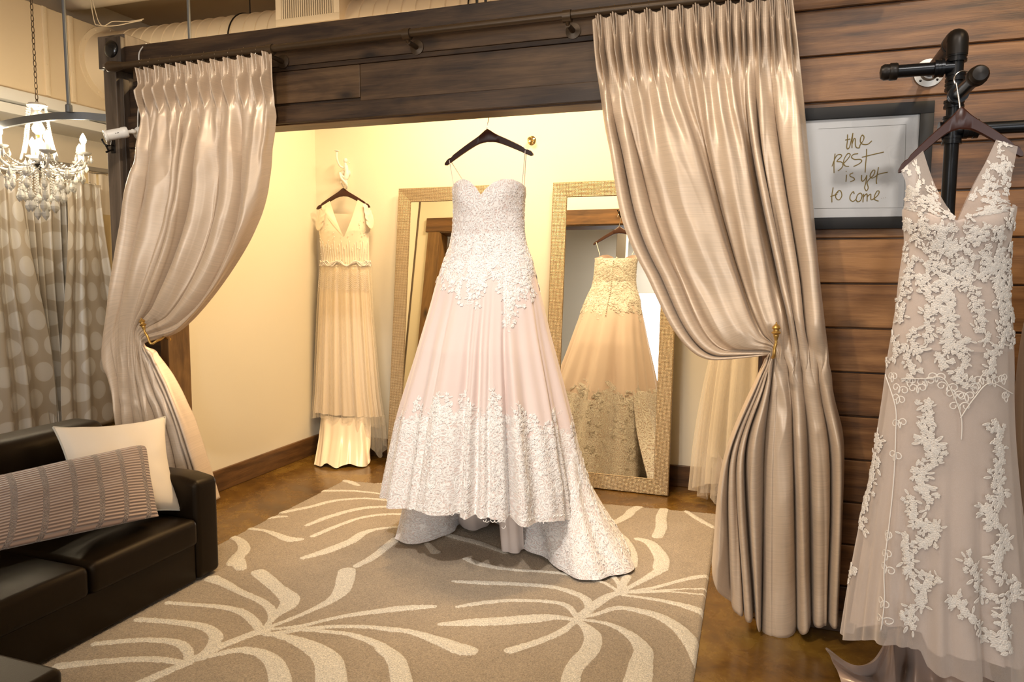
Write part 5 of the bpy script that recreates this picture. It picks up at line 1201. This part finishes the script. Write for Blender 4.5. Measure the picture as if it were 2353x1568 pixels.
for k in range(3):
    y0, y1 = ysplit[k]+.003, ysplit[k+1]-.003; ym = (y0+y1)/2
    def puff(p, ym=ym, w=(y1-y0)/2):
        x, y, z = p
        if z > .28:
            z += .018*(1-abs((y-ym)/w)**2.5)*min(1, (SX1+.02-x)/.12)
            for tx in (-2.86,): z -= .024*math.exp(-((x-tx)**2+(y-ym)**2)/.0025)
            z -= .006*math.exp(-((y-ym)/.010)**2)*(1 if x > -2.86 else .6)
            z -= .005*math.exp(-((x+2.86)/.010)**2)
        return (x, y, z)
    cu = soft_box((SX0+.18, y0, .205), (SX1+.018, y1, .335), .030, 5, puff).build('seat_cushion', 'leather', r)
    bb = B(); bb.ball((-2.86, ym, .331), .012, 2, (1, 1, .5)); bb.build('tuft_button', 'leather', cu)
    bb = B(); zz = .318; bb.tube([(SX1+.004, y0+.02, zz), (SX1+.010, ym, zz+.004), (SX1+.004, y1-.02, zz)], .0022, 6); bb.build('seam_piping', 'leather', cu)
    def puffb(p, ym=ym, w=(y1-y0)/2):
        x, y, z = p
        if x > SX0+.28: x += .03*(1-abs((y-ym)/w)**2.5)*(1-abs((z-.55)/.25)**2); x -= .03*math.exp(-((z-.55)**2+(y-ym)**2)/.003); x -= .008*math.exp(-((y-ym)/.012)**2)
        return (x, y, z)
    soft_box((SX0+.14, y0, .33), (SX0+.36, y1+(.05 if k == 2 else 0), .76), .06, 6, puffb).build('back_cushion', 'leather', r)
for x in (SX0+.1, SX1-.08):
    for y in (SY0+.1, 2.6):
        bb = B(); bb.box((x-.03, y-.03, .027 if x > -2.85 else 0), (x+.03, y+.03, .032)); bb.build('foot', 'black_plastic', r)
# cushions
def pillow(name, label, corners, thick, m, loc, pipe=None, N=44, sag=.06):
    r = thing(name, label, 'cushion', loc, 'cushions on the sofa'); c = [np.array(q, float) for q in corners]          # TL TR BR BL
    u = np.linspace(0, 1, N); U, V = np.meshgrid(u, u, indexing='ij')
    base = (1-V)[..., None]*((1-U)[..., None]*c[0]+U[..., None]*c[1])+V[..., None]*((1-U)[..., None]*c[3]+U[..., None]*c[2])
    nrm = np.cross(c[1]-c[0], c[3]-c[0]); nrm /= np.linalg.norm(nrm); nrm *= np.sign(nrm @ (CAM-base[N//2, N//2]))
    ctr = base.mean((0, 1)); pin = sag*(np.sin(np.pi*U)*(2*V-1)**2*0+1)
    eu, ev = 2*U-1, 2*V-1
    base = base-((c[1]-c[0])*.5)*(eu*(1-ev**2)*sag)[..., None]-((c[3]-c[0])*.5)*(ev*(1-eu**2)*sag)[..., None]
    h = thick*(np.clip(1-np.abs(eu)**2.4, 0, 1)*np.clip(1-np.abs(ev)**2.4, 0, 1))**.42
    wr = np.array([[noise.noise(Vector((a*5, c_*5, thick*90))) for c_ in u] for a in u])*thick*.12*(h/thick)
    F_ = base+nrm*(h+wr)[..., None]; K_ = base-nrm*(h*.8)[..., None]
    b = B(); b.grid(F_, np.stack([U, V], -1)); b.grid(K_[::-1], np.stack([U, V], -1)); b.build('cover', m, r, True, None)
    if pipe:
        ed = np.concatenate([base[:, 0], base[-1, 1:], base[-2::-1, -1], base[0, -2::-1]]); b = B(); b.tube(ed, .0045, 8, False); b.build('piping', pipe, r)
    return r
pillow('throw_pillow', 'square cream linen cushion with grey piping in the sofa corner', [PX(122, 982, -2.98), PX(380, 958, -2.86), PX(416, 1173, -2.60), PX(168, 1222, -2.66)], .085, 'linen', (-2.8, 2.5, .36), 'piping', sag=.13)
pillow('throw_pillow', 'long taupe pleated lumbar cushion in front of the cream cushion', [PX(-110, 1118, -2.74), PX(337, 1019, -2.76), PX(365, 1187, -2.55), PX(-120, 1292, -2.55)], .065, 'corduroy', (-2.6, 2.1, .36), None, 60, .03)
# ottoman corner at the lower left
r = thing('ottoman', 'dark brown leather ottoman corner at the bottom left in front of the sofa', 'ottoman', (-2.05, 1.1, 0))
soft_box((-2.36, .72, .06), (-1.75, 1.36, .39), .02, 4).build('body', 'leather', r)
soft_box((-2.37, .71, .385), (-1.74, 1.37, .44), .022, 5).build('cushion_top', 'leather', r)
for x in (-2.31, -1.80):
    for y in (.77, 1.31): bb = B(); bb.lathe([(.018, 0), (.026, .065)], (x, y, .027), (0, 0, 1), 14); bb.build('leg', 'black_plastic', r)

# ================================================================== RUG
def sA(*p): return [(150+x/3.137, 1280+y/3.137) for x, y in p]
def sB(*p): return [(880+x/3.0167, 1280+y/3.0167) for x, y in p]
def sC(*p): return [(480+x/4.525, 1080+y/4.525) for x, y in p]
def sD(*p): return [(1000+x/3.361, 1100+y/3.361) for x, y in p]
ST = [
 (sA((1400,525),(1365,475),(1280,405),(1130,365),(900,345),(740,333)), (.022,.026,.026,.022,.018,.018)),
 (sA((1490,450),(1480,380),(1400,315),(1250,250),(1150,195),(1060,160)), (.018,.024,.024,.024,.032,.042)),
 (sA((1430,530),(1510,430),(1600,360),(1615,300),(1520,220),(1450,160),(1395,115)), (.010,.022,.045,.052,.040,.044,.044)),
 (sA((1430,525),(1700,420),(1900,325),(1990,250),(2020,160),(2030,105)), (.012,.016,.028,.046,.052,.050)),
 (sA((1430,530),(1700,500),(2000,432),(2353,383))+sB((200,355),(350,347)), (.012,.014,.018,.030,.030,.018)),
 (sA((1430,545),(1480,560),(1750,520),(2000,505),(2200,510))+sB((0,500),(200,525),(400,590),(530,640),(600,655)), (.016,.02,.018,.016,.018,.020,.022,.036,.048,.040)),
 (sA((1700,530),(1800,535),(2050,562),(2250,632))+sB((0,640),(90,720),(130,869)), (.012,.014,.018,.026,.034,.042,.046)),
 (sA((1430,545),(1550,575),(1650,600),(1800,670),(1895,755),(1918,900),(1910,960)), (.014,.020,.032,.05,.062,.066,.066)),
 (sA((870,770),(1060,715),(1250,675),(1400,695),(1500,760),(1545,870),(1550,950)), (.012,.018,.026,.032,.040,.046,.046)),
 (sA((870,760),(1000,705),(1085,600),(1060,540),(960,498),(750,470),(530,455)), (.014,.024,.032,.030,.028,.024,.024)),
 (sA((880,760),(885,690),(800,620),(550,602),(220,630)), (.016,.024,.026,.022,.022)),
 (sA((890,775),(700,745),(500,742),(200,765),(-40,790)), (.018,.024,.024,.026,.03)),
 (sA((540,915),(800,800),(1000,705),(1200,615),(1350,558),(1470,520)), (.028,.026,.024,.026,.028,.018)),
 (sB((1430,380),(1410,300),(1300,245),(1150,208),(900,190),(700,183),(490,172)), (.020,.026,.024,.022,.022,.026,.014)),
 (sB((1350,430),(1280,345),(1150,313),(900,305),(700,320),(520,348)), (.012,.022,.018,.018,.022,.014)),
 (sB((1340,440),(1200,422),(1050,430),(800,450),(600,458),(395,470)), (.012,.026,.044,.042,.036,.014)),
 (sB((1330,450),(1240,520),(1100,582),(950,632),(880,652)), (.014,.022,.022,.026,.028)),
 (sB((1360,450),(1450,540),(1440,640),(1370,720),(1320,790),(1290,900)), (.014,.042,.044,.044,.040,.040)),
 (sB((1350,435),(1550,465),(1700,535),(1800,640),(1790,740),(1760,900)), (.010,.016,.028,.042,.052,.062)),
 (sB((1350,430),(1480,400),(1600,360),(1700,362),(1900,410),(2050,500),(2150,620),(2210,740)), (.012,.014,.020,.024,.032,.038,.042,.042)),
 (sB((1340,440),(1450,350),(1560,278),(1680,240)), (.020,.030,.028,.020)),
 (sB((1620,262),(1800,285),(2000,320),(2150,360),(2280,415)), (.012,.014,.022,.030,.034)),
 (sB((1640,255),(1800,250),(2000,246),(2290,272)), (.012,.010,.008,.009)),
 (sB((1640,250),(1900,238),(2100,225),(2290,225)), (.012,.011,.009,.011)),
 (sB((1640,250),(1850,222),(2050,170),(2180,142),(2300,135)), (.012,.014,.016,.020,.024)),
 (sB((1640,250),(1800,165),(1920,95))+sD((1740,690),(1745,610),(1660,500),(1560,468)), (.012,.020,.034,.046,.046,.036,.022)),
 (sB((1640,250),(1550,190),(1450,160),(1200,112),(900,92),(700,60),(575,15)), (.012,.014,.016,.016,.017,.026,.022)),
 (sB((1640,245),(1635,190),(1600,145)), (.014,.014,.016)), (sB((1640,245),(1690,140)), (.014,.028)),
 (sD((1330,372),(1480,292),(1520,250),(1580,215)), (.022,.034,.034,.030)),
 (sD((1360,395),(1450,470),(1510,580),(1520,680)), (.028,.036,.040,.030)),
 (sD((1770,232),(1745,300),(1745,380),(1715,450)), (.030,.038,.038,.036)), (sD((1940,255),(2040,320),(2150,380)), (.018,.024,.020)),
 (sC((1380,105),(1470,130),(1555,165)), (.022,.030,.018)), (sC((1760,135),(1850,150),(1920,185)), (.016,.026,.024)),
 (sC((1150,222),(1500,222),(1800,255),(2080,315)), (.026,.018,.015,.014)), (sC((760,445),(1050,388),(1300,325),(1600,300),(1850,318),(2080,345)), (.026,.024,.024,.018,.018,.015)),
 (sC((1025,578),(1250,490),(1550,410),(1800,386),(2080,388)), (.020,.028,.026,.022,.018)), (sC((1085,692),(1300,600),(1550,510),(1800,468),(2080,463)), (.022,.024,.020,.020,.018)),
 (sC((985,920),(1250,838),(1480,745),(1600,665),(1750,620),(1960,595)), (.022,.042,.038,.032,.020,.016)), (sC((1945,722),(1820,825),(1680,930),(1540,1000))+sA((2115,72)), (.034,.030,.030,.022,.012)),
 (sC((620,505),(720,492),(810,488)), (.022,.022,.012)), (sC((410,612),(600,640),(750,695),(850,728),(955,725)), (.018,.018,.030,.040,.022)),
 (sC((230,695),(330,745),(365,830),(300,910),(255,975))+sA((1240,30),(1265,85)), (.022,.030,.038,.042,.042,.044,.034)),
 (sD((90,435),(200,465),(300,490),(420,530),(540,575)), (.028,.034,.032,.026,.020)), (sD((-30,545),(15,570)), (.018,.024)),
 (sC((2270,770),(2350,860)), (.02,.03))]
rx0, rx1, ry0, ry1 = -2.86, -.215, 1.02, 4.56
crn = [PZ(790, 1103, .02), PZ(1650, 1180, .02), PZ(1612, 1560, .02), PZ(512, 1240, .02)]
NX, NY = 330, 440
gu, gv = np.meshgrid(np.linspace(0, 1, NX), np.linspace(0, 1, NY), indexing='ij')
ang = math.atan2(crn[1][1]-crn[0][1], crn[1][0]-crn[0][0]); ca_, sa_ = math.cos(ang), math.sin(ang)
WX = np.linalg.norm(crn[1]-crn[0]); WY = 3.55; o_ = crn[0]
ex = np.array([ca_, sa_]); ey = np.array([-sa_, ca_])*-1
eyd = (crn[2]-crn[1])[:2]; eyd /= np.linalg.norm(eyd); eyl = (crn[3]-crn[0])[:2]; eyl /= np.linalg.norm(eyl)
ey = (eyd+eyl)/2; ey /= np.linalg.norm(ey)
XYp = o_[:2]+gu[..., None]*WX*ex+gv[..., None]*WY*ey
sdf = np.full(XYp.shape[:2], 9.0)
for pts, wds in ST:
    wp = np.array([PZ(x, y, .02)[:2] for x, y in pts]); n = max(24, 8*len(pts)); c = cr(wp, n); wv = np.interp(np.linspace(0, len(wds)-1, n), np.arange(len(wds)), wds)
    if len(wds) != len(pts): raise ValueError(pts)
    lo, hi = c.min(0)-.1, c.max(0)+.1; msk = ((XYp > lo) & (XYp < hi)).all(-1); q = XYp[msk]
    if not len(q): continue
    best = np.full(len(q), 9.0)
    for i in range(n-1):
        a, d = c[i], c[i+1]-c[i]; tt = np.clip(((q-a)@d)/(d@d+1e-12), 0, 1); best = np.minimum(best, np.linalg.norm(q-a-tt[:, None]*d, axis=1)-(wv[i]+(wv[i+1]-wv[i])*tt)*.86)
    sdf[msk] = np.minimum(sdf[msk], best)
zz = .0215+.0035*np.clip(-sdf/.012, -1, 1)+np.random.default_rng(0).normal(size=sdf.shape)*.0011
edge = np.minimum(np.minimum(gu, 1-gu)*WX, np.minimum(gv, 1-gv)*WY); zz *= np.clip(.25+edge/.012, 0, 1)
b = B(); b.grid(np.concatenate([XYp, zz[..., None]], -1), np.stack([gu*WX, gv*WY], -1)); sd_attr = np.clip(.5-sdf/.04, 0, 1).ravel()
per = np.concatenate([np.arange(NX)*NY, (NX-1)*NY+np.arange(NY), np.arange(NX)[::-1]*NY+NY-1, np.arange(NY)[::-1]])
top = b.v[0][per]; low = top.copy(); low[:, 2] = .001
o2 = b.add(np.vstack([top, low]), [(i, i+1, len(per)+i+1, len(per)+i) for i in range(len(per)-1)])
b.attr['stroke'] = np.concatenate([sd_attr, np.tile(sd_attr[per], 2)])
r = b.build('rug', 'rug', None, True, None); tag(r, 'taupe pile area rug with cream branching strokes under the ball gown', 'rug')

# small overhead pieces
for px, nm in ((1096, 'dark steel rod rising from the header above the ball gown, left of two'), (1116, 'dark steel rod rising from the header above the ball gown, right of two')):
    q = PY(px, 8, 3.32); r = thing('support_rod', nm, 'rod', (q[0], 3.32, 2.70), 'steel rods above the header')
    b = B(); b.tube([(q[0], 3.32, 2.70), (q[0], 3.32, ZC)], .007, 8); b.build('rod', 'iron', r); b = B(); b.lathe([(.016, 0), (.016, .012)], (q[0], 3.32, 2.70)); b.lathe([(.03, -.01), (.03, 0)], (q[0], 3.32, ZC)); b.build('washer', 'iron', r)
q0, q1 = PY(228, 58, 5.2), PY(300, 52, 5.24)
r = thing('cable', 'white cable looped under the ceiling beside the spiral duct', 'cable', q0)
b = B(); b.tube(cr([(q0[0]-.06, 5.15, ZC-.005), (q0[0]-.04, 5.18, q0[2]+.06), q0, (q0+q1)/2+[0, 0, -.015], q1, (q1[0]+.1, 5.27, DZ+DR-.03)], 40), .0045, 8)
b.tube(cr([(q0[0]-.03, 5.12, ZC-.005), q0+[.02, -.02, .02], (q0+q1)/2+[0, -.01, .02], q1+[0, 0, .012], (q1[0]+.12, 5.27, DZ+DR-.02)], 40), .004, 8); b.build('cable_run', 'duct', r)
